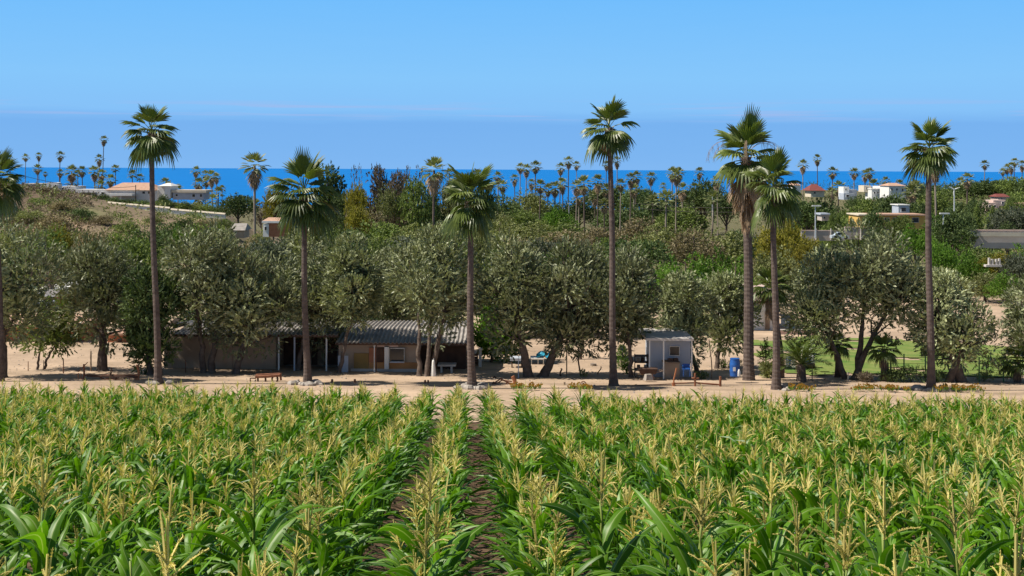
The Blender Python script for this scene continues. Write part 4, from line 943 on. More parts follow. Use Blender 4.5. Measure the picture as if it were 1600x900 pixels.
shrub(1196, 575, 26, 46, 'green', 'thin leafy plant with layered branches between the twin palms', n=1100, ls=.12)
for x, w, h, l in ((1395, 46, 18, 'leftmost of the dark low bushes along the wire fence'), (1424, 60, 23, 'widest of the dark low bushes along the wire fence'), (1462, 40, 18, 'dark low bush right behind the rightmost tall palm'), (1352, 26, 14, 'small dark bush at the right foot of the forked olive')):
    shrub(x, 597, w, h, 'mauve' if x == 1352 else 'dark', l, n=2600, ls=.08, group='low bushes along the fence', sph=12)
shrub(1538, 596, 24, 12, 'olive', 'dry scrubby tuft right of the dark dense olive', n=700)
shrub(1562, 588, 26, 40, 'green', 'sapling with drooping leaves near the right edge', n=700, ls=.12, name='sapling', cat='sapling')
shrub(1542, 590, 22, 36, 'green', 'thin sapling between the dark dense olive and the right edge', n=500, ls=.12, name='sapling', cat='sapling')
shrub(912, 589, 12, 9, 'olive', 'tiny weed clump at the foot of the crooked dark pole', n=300)
shrub(1095, 592, 22, 10, 'dark', 'dark low plant right of the blue chair', n=700)
# cut branches leaning at the foot of the dark tree
# flower and weed strips at the field edge
def strip(name, label, cat, ranges, Yr, h, mats, dens, ls, mi_top=True, seed=3):
    rg = np.random.default_rng(seed); m2 = MB(); ms = [LM['bright'], MT['orangefl']] if mats == 2 else [LM['bright']]
    for x0, x1 in ranges:
        a, b = P(x0, 610, Yr[0]).x, P(x1, 610, Yr[0]).x
        n = int((b - a) * dens * 16); px = rg.uniform(a, b, n); py = np.array([G(800 + x / 57 * 2000, 608 + (800 + x / 57 * 2000) / 1600 * 6 + Yr[2]).y for x in px]) + rg.uniform(-Yr[1], Yr[1], n)
        for x, y in zip(px, py):
            hh = h * rg.uniform(.6, 1.15); z = zgf(x, y)
            for k in range(6):
                aa = rg.uniform(0, 6.28); d = np.array((math.cos(aa) * .5, math.sin(aa) * .5, 1)); o = np.array((x, y, z)); w = np.array((-math.sin(aa), math.cos(aa), 0)) * .02
                m2.add([o + d * hh * .2, o + d * hh * .6 + w, o + d * hh, o + d * hh * .6 - w], [(0, 1, 2, 3)], rg.uniform(0, 1))
            if mats == 2:
                for k in range(4):
                    c = np.array((x + rg.uniform(-.12, .12), y + rg.uniform(-.12, .12), z + hh * rg.uniform(.8, 1.15))); r = .045
                    m2.add([c + (r, 0, 0), c + (0, r, .01), c - (r, 0, 0), c - (0, r, -.01)], [(0, 1, 2, 3)], rg.uniform(0, 1), 0); m2.mi[-1][:] = 1
                    m2.add([c + (r, 0, 0), c + (0, 0, r), c - (r, 0, 0), c - (0, 0, r)], [(0, 1, 2, 3)], rg.uniform(0, 1)); m2.mi[-1][:] = 1
    return tag(m2.build(name, ms), label, cat, kind='stuff')
strip('marigold_bed', 'orange marigolds flowering along the far edge of the corn', 'flowers', [(1240, 1285), (1345, 1440), (800, 845), (1480, 1560), (890, 925)], (57.5, .35, -.5), .28, 2, 1.0, .1)

# ------------------------------------------------------------------ far trees
def proto_tree(kind, form, seed, n=5200, ls=.045):
    """unit tree: height 1, width 1"""
    rg = np.random.default_rng(seed); m2 = MB(); mt = MB(); lob = []
    if form == 'round':
        for k in range(22):
            d = rg.normal(size=3); d /= np.linalg.norm(d); d[2] = abs(d[2]) if rg.uniform() < .6 else d[2] * .6
            lob.append((np.array((0, 0, .56)) + d * np.array((.36, .36, .32)) * rg.uniform(.4, 1) ** .5, np.array((.17, .17, .14)) * rg.uniform(.8, 1.3)))
    elif form == 'bush':
        for k in range(24):
            a = rg.uniform(0, 6.28); r = rg.uniform(0, 1) ** .5 * .4; lob.append((np.array((math.cos(a) * r, math.sin(a) * r, .2 + .5 * (1 - (r / .42) ** 2) * rg.uniform(.4, 1.1))), np.array((.15, .15, .22)) * rg.uniform(.7, 1.2)))
    elif form == 'tall':
        for k in range(26):
            z = rg.uniform(.25, .93); a = rg.uniform(0, 6.28); r = .34 * math.sin(PI * (.22 + .62 * (z - .25) / .68)) * rg.uniform(.3, 1); lob.append((np.array((math.cos(a) * r, math.sin(a) * r, z)), np.array((.19, .19, .10)) * rg.uniform(.7, 1.2)))
    elif form == 'bare':
        for k in range(16):
            z = rg.uniform(.4, .95); a = rg.uniform(0, 6.28); r = .38 * rg.uniform(.3, 1); lob.append((np.array((math.cos(a) * r, math.sin(a) * r, z)), np.array((.12, .12, .08)) * rg.uniform(.7, 1.2)))
    elif form == 'conifer':
        for k in range(16):
            z = .1 + .85 * k / 16; lob.append((np.array((rg.uniform(-.06, .06), rg.uniform(-.06, .06), z)), np.array((.5 * (1.02 - z), .5 * (1.02 - z), .07))))
    for C, R in lob:
        leaves_on(m2, C, R, n // len(lob), ls, rg, up=.4, aspect=.55, base_var=rg.uniform(.25, .75), dv=.35, twig=7, shell=.5, tl=ls * 1.6)
    zt = .75 if form != 'conifer' else .9
    mt.tube([(0, 0, -.15), (.01, 0, .2), (0, .02, zt)], [.03, .024, .008], 6, cap=False)
    for C, R in lob[:: (1 if form == 'bare' else 3)]:
        mt.tube([(0, 0, C[2] * .45), tuple(C * np.array((.6, .6, .85))), tuple(C)], [.016, .011, .004], 5, cap=False)
    a = m2.build('crown', LM[kind]); b = mt.build('trunk', MT['bark_pale'] if form in ('bare', 'tall') else MT['bark'], None, True)
    r = (a.data, b.data); bpy.data.objects.remove(a); bpy.data.objects.remove(b); return r
TP = {}
SPECS = {'dark_r': ('dark', 'round'), 'dark_b': ('dark', 'bush'), 'green_r': ('green', 'round'), 'green_b': ('green', 'bush'), 'olive_r': ('olive', 'round'), 'olive_b': ('olive', 'bush'),
         'brown_b': ('brown', 'bush'), 'bright_b': ('bright', 'bush'), 'bright_r': ('bright', 'round'), 'yellow_t': ('yellow', 'tall'), 'yellow_r': ('yellow', 'round'), 'bare': ('mauve', 'bare'), 'brown_t': ('mauve', 'tall'),
         'euc': ('green', 'tall'), 'grey_r': ('grey', 'round'), 'con': ('green', 'conifer'), 'dark_t': ('dark', 'tall')}
for i, (k_, (a, b)) in enumerate(SPECS.items()):
    TP[k_] = [proto_tree(a, b, 900 + i * 3 + v, n=2400 if b == 'bare' else 9000, ls=.036 if b != 'bare' else .03) for v in range(2 if k_ in ('dark_r', 'dark_b', 'green_b', 'olive_b', 'brown_b', 'bright_b') else 1)]
KN = {'dark_r': ('dark round evergreen tree', 'evergreen_tree'), 'dark_b': ('dark spreading evergreen', 'evergreen_tree'), 'green_r': ('mid green round tree', 'leafy_tree'), 'green_b': ('mid green bushy tree', 'leafy_tree'),
      'olive_r': ('dusty olive-green tree', 'leafy_tree'), 'olive_b': ('dusty olive-green bush', 'bush'), 'brown_b': ('brownish dry bush', 'bush'), 'bright_b': ('bright green spreading tree', 'leafy_tree'), 'bright_r': ('bright green round tree', 'leafy_tree'),
      'yellow_t': ('yellow-leaved tree', 'yellow_tree'), 'yellow_r': ('yellow-green tree', 'yellow_tree'), 'bare': ('nearly bare grey-brown tree', 'bare_tree'), 'brown_t': ('tall russet-brown tree', 'brown_tree'),
      'euc': ('tall green eucalyptus-like tree', 'tall_tree'), 'grey_r': ('grey-green tree', 'leafy_tree'), 'con': ('narrow green conifer', 'conifer_tree'), 'dark_t': ('tall dark tree', 'tall_tree')}
# (centre px, top py, width px, kind, distance, optional height px)
FT = [
 (372, 300, 62, 'dark_r', 250, 78), (345, 338, 40, 'green_b', 235, 30), (408, 318, 34, 'bare', 300, 60), (428, 286, 46, 'yellow_r', 300, 90), (455, 300, 50, 'olive_r', 320, 90), (408, 352, 34, 'olive_b', 200, 30),
 (515, 262, 78, 'dark_t', 330, 120), (540, 300, 50, 'dark_r', 320, 90), (558, 258, 36, 'bare', 300, 90), (557, 285, 36, 'yellow_r', 280, 56), (592, 262, 50, 'brown_t', 330, 95), (616, 270, 40, 'brown_t', 320, 85), (603, 292, 38, 'olive_r', 300, 56),
 (628, 275, 34, 'brown_t', 345, 90), (650, 258, 50, 'bare', 330, 110), (650, 280, 60, 'euc', 300, 95), (675, 300, 50, 'dark_t', 310, 90), (700, 272, 44, 'olive_r', 330, 100), (725, 272, 40, 'green_r', 350, 90), (755, 282, 40, 'dark_r', 360, 80),
 (560, 320, 40, 'yellow_r', 240, 50), (580, 318, 54, 'brown_b', 260, 50),
 (785, 294, 62, 'dark_b', 480, 40), (826, 298, 60, 'olive_r', 500, 40), (860, 306, 60, 'dark_b', 560, 34), (905, 302, 66, 'dark_b', 560, 34), (935, 290, 50, 'dark_r', 600, 40), (965, 292, 60, 'dark_r', 600, 40), (1000, 290, 66, 'dark_r', 560, 44),
 (1040, 296, 60, 'dark_b', 560, 40), (1075, 292, 56, 'dark_r', 520, 45), (1100, 282, 66, 'dark_r', 500, 56), (1135, 296, 60, 'dark_r', 480, 50), (1015, 300, 50, 'dark_t', 500, 50), (980, 310, 100, 'dark_b', 470, 40),
 (1060, 312, 90, 'green_b', 440, 40), (820, 316, 70, 'green_b', 430, 40), (870, 318, 60, 'bright_b', 440, 30), (775, 318, 60, 'olive_b', 400, 40),
 (490, 330, 90, 'dark_b', 230, 50), (530, 345, 80, 'green_b', 210, 46), (600, 335, 96, 'green_b', 230, 46), (570, 352, 90, 'olive_b', 190, 50), (650, 338, 90, 'olive_b', 220, 50), (700, 340, 80, 'green_r', 230, 60), (640, 362, 110, 'grey_r', 150, 70),
 (780, 330, 90, 'olive_b', 300, 40), (830, 338, 100, 'olive_b', 260, 40), (890, 336, 90, 'green_b', 270, 40), (920, 342, 80, 'brown_b', 240, 50), (880, 352, 100, 'brown_b', 200, 50), (950, 344, 80, 'brown_b', 240, 50), (1000, 332, 90, 'brown_b', 280, 50), (1030, 338, 90, 'olive_b', 250, 50),
 (1115, 336, 120, 'olive_b', 230, 70), (1085, 345, 80, 'brown_b', 210, 50), (1160, 345, 70, 'dark_b', 240, 50), (760, 350, 90, 'olive_b', 200, 50), (810, 362, 90, 'brown_b', 170, 60), (850, 368, 80, 'grey_r', 150, 60),
 (1000, 367, 100, 'dark_r', 140, 90), (955, 372, 70, 'green_r', 150, 70), (885, 376, 60, 'bright_r', 140, 60), (1045, 392, 70, 'bright_b', 115, 100), (1072, 384, 90, 'bright_b', 112, 100), (1115, 378, 90, 'bright_b', 116, 110), (1150, 388, 70, 'bright_b', 110, 100),
 (1232, 342, 60, 'yellow_r', 150, 80), (1205, 360, 70, 'yellow_t', 135, 80), (1262, 372, 60, 'yellow_r', 130, 60), (1215, 388, 80, 'olive_r', 118, 90), (1180, 392, 70, 'brown_b', 130, 60),
 (1240, 296, 66, 'green_b', 420, 50), (1290, 298, 70, 'dark_b', 430, 60), (1262, 308, 80, 'dark_r', 400, 60), (1222, 282, 36, 'dark_r', 460, 50), (1320, 306, 60, 'dark_b', 380, 50), (1345, 310, 66, 'green_r', 360, 60), (1372, 302, 60, 'green_b', 360, 50), (1395, 305, 60, 'dark_r', 340, 56),
 (1425, 310, 66, 'dark_r', 330, 60), (1368, 330, 40, 'dark_r', 230, 36), (1335, 322, 56, 'green_b', 330, 50), (1305, 330, 60, 'green_b', 300, 40), (1408, 336, 40, 'green_r', 225, 30), (1450, 300, 80, 'green_r', 370, 70), (1330, 340, 22, 'con', 235, 34), (1300, 334, 22, 'con', 240, 36), (1310, 336, 20, 'con', 240, 34),
 (1440, 280, 90, 'dark_b', 560, 60), (1490, 282, 80, 'dark_b', 540, 70), (1520, 284, 70, 'dark_r', 480, 90), (1555, 278, 76, 'dark_r', 470, 90), (1590, 276, 70, 'green_r', 460, 90), (1615, 280, 80, 'dark_r', 450, 90), (1475, 305, 80, 'green_r', 400, 90), (1500, 318, 70, 'dark_t', 340, 70), (1585, 300, 60, 'green_r', 400, 80),
 (1470, 328, 90, 'bright_b', 225, 50), (1490, 334, 70, 'dark_r', 215, 60), (1430, 345, 60, 'bright_b', 200, 40), (1527, 320, 26, 'con', 290, 56), (1550, 322, 24, 'con', 290, 54), (1575, 318, 56, 'grey_r', 280, 56), (1602, 322, 50, 'grey_r', 280, 56), (1510, 335, 40, 'dark_r', 260, 46),
 (1500, 375, 60, 'bright_b', 160, 50), (1470, 372, 50, 'bright_r', 150, 60), (1540, 374, 80, 'green_b', 160, 50), (1520, 392, 60, 'bright_b', 140, 40), (1590, 372, 70, 'bright_b', 150, 60), (1560, 395, 70, 'yellow_r', 140, 40), (1480, 400, 60, 'olive_b', 130, 50), (1595, 392, 60, 'grey_r', 128, 50), (1540, 412, 90, 'olive_b', 125, 40), (1575, 418, 60, 'bright_b', 120, 34),
 (20, 340, 90, 'olive_b', 160, 60), (70, 345, 80, 'green_b', 150, 60), (110, 338, 80, 'olive_b', 165, 60), (150, 345, 70, 'brown_b', 160, 50), (88, 352, 50, 'yellow_r', 160, 50), (195, 350, 80, 'green_b', 160, 50), (235, 345, 90, 'dark_b', 160, 50), (278, 346, 24, 'bright_b', 170, 40), (300, 345, 70, 'green_b', 170, 40),
 (325, 340, 80, 'green_b', 175, 40), (262, 338, 60, 'dark_b', 190, 40), (40, 375, 80, 'dark_b', 110, 90), (80, 385, 60, 'bare', 105, 90), (215, 372, 80, 'green_r', 120, 80), (420, 365, 80, 'grey_r', 130, 70), (470, 362, 80, 'olive_r', 140, 70), (395, 362, 50, 'brown_b', 150, 50), (545, 360, 80, 'dark_r', 140, 80), (745, 362, 60, 'olive_r', 140, 70), (600, 372, 90, 'green_r', 120, 90), (520, 385, 80, 'dark_r', 110, 90), (700, 378, 80, 'green_r', 110, 90), (860, 395, 90, 'dark_r', 105, 110), (790, 385, 70, 'green_r', 120, 80), (930, 395, 70, 'green_r', 105, 100), (330, 372, 70, 'green_r', 110, 80), (170, 385, 60, 'dark_r', 105, 90),
]
BN = ['left of the first tall palm', 'between first and second tall palms', 'between second and centre palms', 'between centre and tallest palms', 'between tallest and skirted palms', 'between skirted and rightmost tall palms', 'right of the rightmost tall palm']
BX_ = [240, 478, 735, 955, 1180, 1452]
ORD = ['first', 'second', 'third', 'fourth', 'fifth', 'sixth', 'seventh', 'eighth', 'ninth', 'tenth', 'eleventh', 'twelfth', 'thirteenth', 'fourteenth', 'fifteenth', 'sixteenth', 'seventeenth', 'eighteenth', 'nineteenth', 'twentieth']
def labels(items, desc, xf):
    """label every item by look and place, adding its order only where look-alikes share the same stretch"""
    seg = lambda x: sum(x > b for b in BX_)
    out_ = [None] * len(items); by = {}
    for i, it in enumerate(items): by.setdefault((desc(it), seg(xf(it))), []).append(i)
    for (d, s), ids in by.items():
        ids.sort(key=lambda i: xf(items[i]))
        for n_, i in enumerate(ids): out_[i] = f'{d} {BN[s]}' + ('' if len(ids) == 1 else f', {ORD[n_]} from left')
    return out_
def rngw(Y): return 'on the ridge' if Y > 420 else ('in the valley' if Y > 180 else 'near the olives')
FT += [(178, 306, 34, 'dark_b', 275, 14), (200, 308, 34, 'dark_b', 275, 14), (222, 310, 36, 'dark_b', 272, 14), (243, 312, 30, 'green_b', 268, 14), (262, 309, 36, 'dark_b', 266, 20), (284, 311, 44, 'green_b', 266, 20), (304, 313, 36, 'olive_b', 268, 20), (322, 315, 40, 'green_b', 266, 20), (342, 318, 34, 'dark_b', 264, 20), (160, 300, 26, 'dark_b', 290, 16), (256, 300, 24, 'dark_b', 280, 20)]
FT += [(25, 300, 44, 'brown_b', 235, 20), (62, 306, 40, 'green_b', 232, 18), (98, 312, 44, 'brown_b', 228, 18), (128, 322, 40, 'dark_b', 222, 18), (44, 322, 50, 'olive_b', 215, 22), (84, 330, 50, 'brown_b', 210, 22), (162, 334, 40, 'brown_b', 218, 18), (196, 342, 46, 'green_b', 212, 16), (240, 334, 30, 'olive_b', 225, 12), (288, 338, 40, 'dark_b', 222, 16), (12, 316, 40, 'dark_b', 220, 22), (318, 340, 40, 'brown_b', 225, 14)]
FT += [(1530, 308, 34, 'dark_r', 320, 40), (1585, 306, 30, 'green_r', 320, 34), (1550, 326, 30, 'green_r', 300, 26), (1575, 340, 40, 'dark_b', 270, 30), (1400, 345, 40, 'green_b', 228, 30), (1372, 346, 40, 'dark_b', 226, 30), (1340, 300, 36, 'dark_b', 365, 20), (1390, 302, 30, 'dark_b', 350, 20)]
FT += [(400, 462, 110, 'dark_b', 82, 80), (470, 468, 90, 'dark_r', 84, 78), (560, 462, 110, 'dark_b', 83, 50), (640, 470, 90, 'dark_r', 86, 40), (715, 476, 80, 'green_b', 84, 70), (800, 470, 90, 'dark_b', 86, 72), (870, 462, 110, 'dark_b', 88, 74), (935, 466, 90, 'dark_r', 86, 76), (995, 470, 70, 'olive_b', 88, 66), (300, 470, 90, 'dark_b', 84, 60), (200, 462, 70, 'dark_b', 86, 70), (1090, 470, 80, 'olive_b', 90, 60), (20, 450, 70, 'dark_r', 92, 70)]
FL = labels(FT, lambda t_: KN[t_[3]][0] + ' ' + rngw(t_[4]), lambda t_: t_[0])
rg = np.random.default_rng(400)
for i, (t_, lab) in enumerate(zip(FT, FL)):
    px, top, w, kind, Yd, hp_ = t_
    a = P(px, top, Yd); z0 = zgf(a.x, Yd); zb = P(px, top + hp_, Yd).z
    Wd = w / F * Yd * 1.12; Ht = max(a.z - z0, Wd * .35)
    me = TP[kind][i % len(TP[kind])]; root = E(KN[kind][1], lab, 'tree' if KN[kind][1] != 'bush' else 'bush', (a.x, Yd, a.z - Ht), rg.uniform(0, 6.28), 'trees and bushes of the valley')
    root.scale = (Wd, Wd, Wd); hc = min(Ht, (a.z - zb) * 1.35) if kind != 'bare' else Ht; o = link('crown', me[0], root); o.scale = (1, 1, hc / .92 / Wd); o.location = (0, 0, (Ht - hc / .92) / Wd)
    o = link('trunk', me[1], root); o.scale = (1, 1, Ht / Wd)
# low scrub filling the valley and the slopes: nobody could count it
def scrub(name, label, n, xr, yr, kind, wr, hr, seed, cond=lambda x, y: True, nq=250):
    rg = np.random.default_rng(seed); m2 = MB(); k = 0
    while k < n:
        Yq = rg.uniform(yr[0] ** .5, yr[1] ** .5) ** 2; x = rg.uniform(*xr(Yq))
        k += 1
        if not cond(x, Yq): continue
        w = rg.uniform(*wr); h = rg.uniform(*hr); z = zgf(x, Yq); bv = rg.uniform(.1, .9)
        for _ in range(4):
            C = np.array((x + rg.uniform(-.3, .3) * w, Yq + rg.uniform(-.3, .3) * w, z + h * rg.uniform(.25, .55)))
            leaves_on(m2, C, (w * .32, w * .32, h * .45), nq // 4, .032 * w + .06, rg, up=.4, aspect=.8, base_var=bv, dv=.3, twig=6, tl=.1 * w)
    return tag(m2.build(name, LM[kind]), label, 'scrub', kind='stuff')
clear = lambda x, y: not (165 < 1600 and abs(x - 60) < 26 and 190 < y < 262)
scrub('valley_scrub', 'low olive-brown scrub filling the valley floor', 520, lambda Y: (-.46 * Y if Y < 240 else -40, .46 * Y), (112, 520), 'olive', (4, 9), (1.5, 3.2), 51, lambda x, y: clear(x, y) and not (x > 18 and y < 128))
scrub('dry_scrub', 'dry brown brush between the green bushes of the valley', 150, lambda Y: (-.45 * Y if Y < 235 else -50, .45 * Y), (115, 420), 'brown', (3, 6), (1.0, 2.2), 52, lambda x, y: clear(x, y) and not (x > 18 and y < 130), 200)
scrub('hillside_scrub', 'dark brush patches on the bare hillside at the left', 520, lambda Y: (-.47 * Y, -52), (170, 246), 'green', (2, 5), (.5, 1.3), 53, lambda x, y: (x < -80 or nz3(x, y, .2) > .0), 150)
scrub('brown_brush', 'purplish dry brush on the hill behind the left edge palm', 220, lambda Y: (-.47 * Y, -.33 * Y), (200, 252), 'mauve', (2.5, 6), (.6, 1.4), 54, nq=180)
scrub('ridge_woods', 'continuous dark woods along the far coastal ridge', 420, lambda Y: (-.12 * Y, .46 * Y), (520, 980), 'dark', (8, 16), (4, 8.5), 55, lambda x, y: True, 150)
scrub('slope_woods', 'green woodland covering the slope at the far right', 200, lambda Y: (.24 * Y, .46 * Y), (290, 560), 'green', (6, 12), (3, 7), 56, nq=240)

# ------------------------------------------------------------------ far palms
rg = np.random.default_rng(31); PP = []
for v in range(4):
    mc_, ms_ = MB(), MB()
    for k in range(30):
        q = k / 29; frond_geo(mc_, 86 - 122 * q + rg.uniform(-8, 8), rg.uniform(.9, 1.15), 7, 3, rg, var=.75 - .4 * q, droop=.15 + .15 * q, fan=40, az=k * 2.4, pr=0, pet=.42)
    for k in range(26):
        q = k / 26; frond_geo(ms_, -28 - 44 * q, 1.05 - .3 * q, 6, 2, rg, var=rg.uniform(.3, 1), droop=.2, fan=42, az=k * 2.4, pr=0, pet=.25, org=(0, 0, -.15 - .7 * q))
    a = mc_.build('crown', MT['frond_far']); b = ms_.build('skirt', MT['dead']); m2 = MB(); m2.tube([(0, 0, q) for q in np.linspace(0, 1, 8)], [.17, .12, .105, .1, .098, .095, .09, .09], 7); c_ = m2.build('trunk', MT['bark_pale'] if v % 2 else MT['trunk_palm'], None, True)
    PP.append((a.data, b.data, c_.data)); [bpy.data.objects.remove(o) for o in (a, b, c_)]
# (px, crown centre py, half width px, skirt 0/1)
FP = [(39, 246, 5, 1), (61, 243, 4.5, 1), (57, 264, 6.5, 1), (72, 272, 3.5, 1), (91, 243, 6, 1), (95, 270, 5, 1), (112, 268, 9, 1), (122, 272, 6, 0), (130, 267, 6.5, 1), (149, 268, 8, 1), (153, 248, 6, 1), (159, 218, 5.5, 1), (160, 272, 7, 1), (172, 281, 7.5, 1), (180, 264, 6, 0), (113, 286, 8, 1), (157, 291, 8, 1),
      (207, 273, 6.5, 0), (218, 278, 6, 0), (256, 287, 8, 1), (265, 291, 6.5, 0), (277, 297, 7.5, 0), (209, 304, 11, 0), (304.5, 267, 6.5, 1), (310, 287, 8.5, 1), (321, 273, 6.5, 1), (324, 284, 6, 1), (333, 275, 8, 1), (340, 277, 6, 1), (347, 295, 5, 0), (311, 310, 10, 1), (332, 313, 9, 0), (341, 301, 8, 0),
      (399, 258, 17, 1), (398, 322, 10, 0), (677, 266, 17, 1), (704, 271, 7, 0), (744, 273, 8, 0),
      (779, 276, 7, 1), (787, 290, 8, 1), (805, 279, 6, 1), (812, 262, 6.5, 1), (821, 264, 7, 1), (836, 260, 8, 1), (832, 286, 6, 1), (843, 291, 9, 1), (855, 296, 8, 1), (867, 293, 9, 1), (881, 287, 8, 1), (874, 262, 7, 1), (888, 252, 7, 1), (903, 258, 5.5, 1), (900, 291, 9, 1), (914, 287, 11, 1),
      (934, 283, 9, 1), (946, 257, 5.5, 1), (965, 251, 6, 1), (948, 297, 9, 1), (969, 288, 8, 1), (984, 279, 8, 1), (993, 276, 8, 1), (991, 297, 8, 1), (1016, 277, 7.5, 1), (1035, 291, 5, 0), (1050, 270, 8, 1), (1062, 270, 8, 1), (1056, 274, 9, 1), (1066, 296, 9, 1), (1084, 294, 8, 1), (1094, 269, 6.5, 1), (1072, 318, 9, 1), (1094, 317, 9, 1), (1112, 311, 12, 0), (1122, 283, 8, 1), (945, 320, 9, 1), (905, 308, 8, 1), (930, 307, 8, 1), (1040, 312, 14, 0), (1020, 316, 10, 0),
      (1255, 257, 7, 1), (1278, 248, 6, 1), (1300, 269, 7.5, 1), (1334, 270, 7, 1), (1351, 272, 6.5, 1), (1359, 270, 7, 1), (1309, 293, 9.5, 1), (1300, 302, 8, 1), (1282, 305, 8, 0), (1384, 283, 6, 1), (1405, 288, 6.5, 1), (1422, 300, 12, 1), (1428, 294, 11, 0), (1390, 305, 9, 0), (1356, 305, 7, 0), (1364, 290, 9, 1),
      (1465, 256, 14, 1), (1501, 285, 7, 1), (1511, 280, 9, 1), (1538, 257, 6, 1), (1567, 268, 5, 1), (1574, 263, 6, 1), (1579, 260, 6, 1), (1584, 253, 5.5, 1), (1597, 257, 5.5, 1), (18, 248, 5, 1)]
def pdesc(p_): return ('tall thin' if p_[1] < 262 else ('stubby' if p_[2] > 7.4 else 'small')) + ' far fan palm'
PL = labels(FP, pdesc, lambda p_: p_[0])
for i, ((px, py, hw, sk), lab) in enumerate(zip(FP, PL)):
    Rr = rg.uniform(1.75, 2.25); Yd = min(950, F * Rr / hw); Rr = hw * Yd / F
    if px > 400 and Yd < 330 and hw < 13: Yd = 330; Rr = hw * Yd / F
    a = P(px, py, Yd); z0 = zgf(a.x, Yd); z0 = min(z0, a.z - 3 * Rr)
    root = E('distant_palm', lab, 'palm tree', (a.x, Yd, z0), rg.uniform(0, 6.28), 'distant palms on the skyline'); root.rotation_euler = (rg.uniform(-.03, .03), rg.uniform(-.03, .03), rg.uniform(0, 6.28))
    v = PP[int(rg.integers(4))]; Hh = a.z - z0; s = Rr
    o = link('crown', v[0], root); o.location = (0, 0, Hh); o.scale = (s * 1.4, s * 1.4, s * 1.25)
    if sk: o = link('skirt', v[1], root); o.location = (0, 0, Hh); o.scale = (s * 1.0, s * 1.0, s * rg.uniform(.9, 1.55))
    o = link('trunk', v[2], root); o.scale = (s * 1.15, s * 1.15, Hh)

# ------------------------------------------------------------------ far buildings
def hip(t, name, px0, px1, pyb, pyt, mat, Y, depth, inset=.3):
    a, b = P(px0, pyb, Y), P(px1, pyb, Y); zt = P(px0, pyt, Y).z; i = (b.x - a.x) * inset; z = (a.z + b.z) / 2
    V = [(a.x, Y, z), (b.x, Y, z), (b.x, Y + depth, z), (a.x, Y + depth, z), (a.x + i, Y + depth / 2, zt), (b.x - i, Y + depth / 2, zt)]
    t.put(name, MB().add(V, [(0, 1, 5, 4), (2, 3, 4, 5)]).add(V, [(1, 2, 5, 5), (3, 0, 4, 4)]), MT[mat])
t = Thing('camper', 'rounded white camper parked at the top of the hill at the left', 'camper', 80, 297, 320)
m = MB(); a = P(61, 297, 320); b = P(92, 285, 320); L_ = b.x - a.x
for k, (x0, x1, h0) in enumerate(((0, .34, .62), (.34, 1, 1))):
    pr_ = [(0, 0), (0, .75), (.08, .95), (.2, 1), (.8, 1), (.92, .95), (1, .75), (1, 0)]; hh = (b.z - a.z) * h0
    V = [(a.x + L_ * (x0 + (x1 - x0) * u), 320 + d, a.z + hh * w) for d in (0, 2.3) for u, w in pr_]
    m.add(V, [(i, (i + 1) % 8, (i + 1) % 8 + 8, i + 8) for i in range(8)] + [(0, 7, 6, 1), (1, 6, 5, 2), (2, 5, 4, 3), (8, 9, 14, 15), (9, 10, 13, 14), (10, 11, 12, 13)])
t.put('body', m, MT['white']); t.win(85, 89, 288, 292, 320); t.win(66, 71, 291, 294.5, 320)
for x in (66, 74, 86): c_ = P(x, 297.5, 319.9); t.put('wheel', MB().tube([c_, c_ + Vector((0, .25, 0))], .38, 12), MT['tyre'])
def house(name, label, base, parts, wins=(), roofs=(), Y=300, cat='house'):
    t = Thing(name, label, cat, base[0], base[1], Y)
    for i, p in enumerate(parts): t.box(p[0], p[1], p[2], p[3], p[4], MT[p[5]], Y + (p[6] if len(p) > 6 else 0), p[7] if len(p) > 7 else 8)
    for w in wins: t.win(w[0], w[1], w[2], w[3], Y + (w[4] if len(w) > 4 else 0), .15, t=.35)
    for r_ in roofs: hip(t, 'roof', *r_)
    return t
house('white_wall_house', 'low white walled house at the left end of the hilltop', (50, 296), [('wall', 36, 62, 288, 300, 'white'), ('parapet', 35.5, 62.5, 286.8, 288, 'cream', -.2, 8.4)], [(44, 48, 290, 294), (53, 57, 290, 294)], Y=335)
house('white_terrace', 'long white terrace wall beside the camper on the hilltop', (115, 303), [('wall', 92, 118, 291, 304, 'white'), ('wall', 118.2, 132, 297, 304, 'white', -1, 4), ('coping', 70, 108, 298, 300, 'cream', -3, .5)], [(96, 100, 293, 297)], Y=325)
house('porch_house', 'flat-roofed white porch with thin posts on the hilltop', (130, 312), [('roof', 116, 151, 296, 300.5, 'white', -2, 7), ('wall', 119, 150, 300.8, 314, 'bluewall', 2, 3), ('post', 120, 121, 300.6, 313, 'white', -1.8, .3), ('post', 134, 135, 300.6, 313, 'white', -1.8, .3), ('post', 142, 143.2, 300.6, 314, 'white', -1.8, .3)], [(124, 129, 303, 309, 2)], Y=310, cat='porch')
house('tile_roof_villa', 'white villa with a wide tan tiled hip roof left of the first tall palm', (205, 315), [('wall', 152, 246, 297, 316, 'white', 1, 9), ('carport', 166, 206, 303, 306, 'white', -3, 4), ('post', 168, 169, 306, 316, 'white', -2.8, .3), ('post', 188, 189, 306, 316, 'white', -2.8, .3)],
      [(158, 163, 300, 304, 1), (222, 227, 299, 303, 1), (231, 236, 299, 303, 1)], [(163, 243, 297, 285.5, 'tile', 299.8, 11, .22)], Y=300)
house('peaked_white_house', 'white house with a peaked front just right of the first tall palm', (264, 306), [('wall', 246, 257, 290, 312, 'white', 2, 6), ('wall', 257.2, 266, 291, 310, 'white', 0, 7), ('wing', 270, 318, 301, 312, 'bluewall', 1, 6), ('wing_roof', 268, 322, 297, 300.8, 'cream', .4, 7)],
      [(274, 278, 303, 307, 1), (300, 305, 303, 308, 1), (312, 316, 303, 308, 1)], [(246, 268, 290.6, 286, 'white', 299.6, 8, .4)], Y=300)
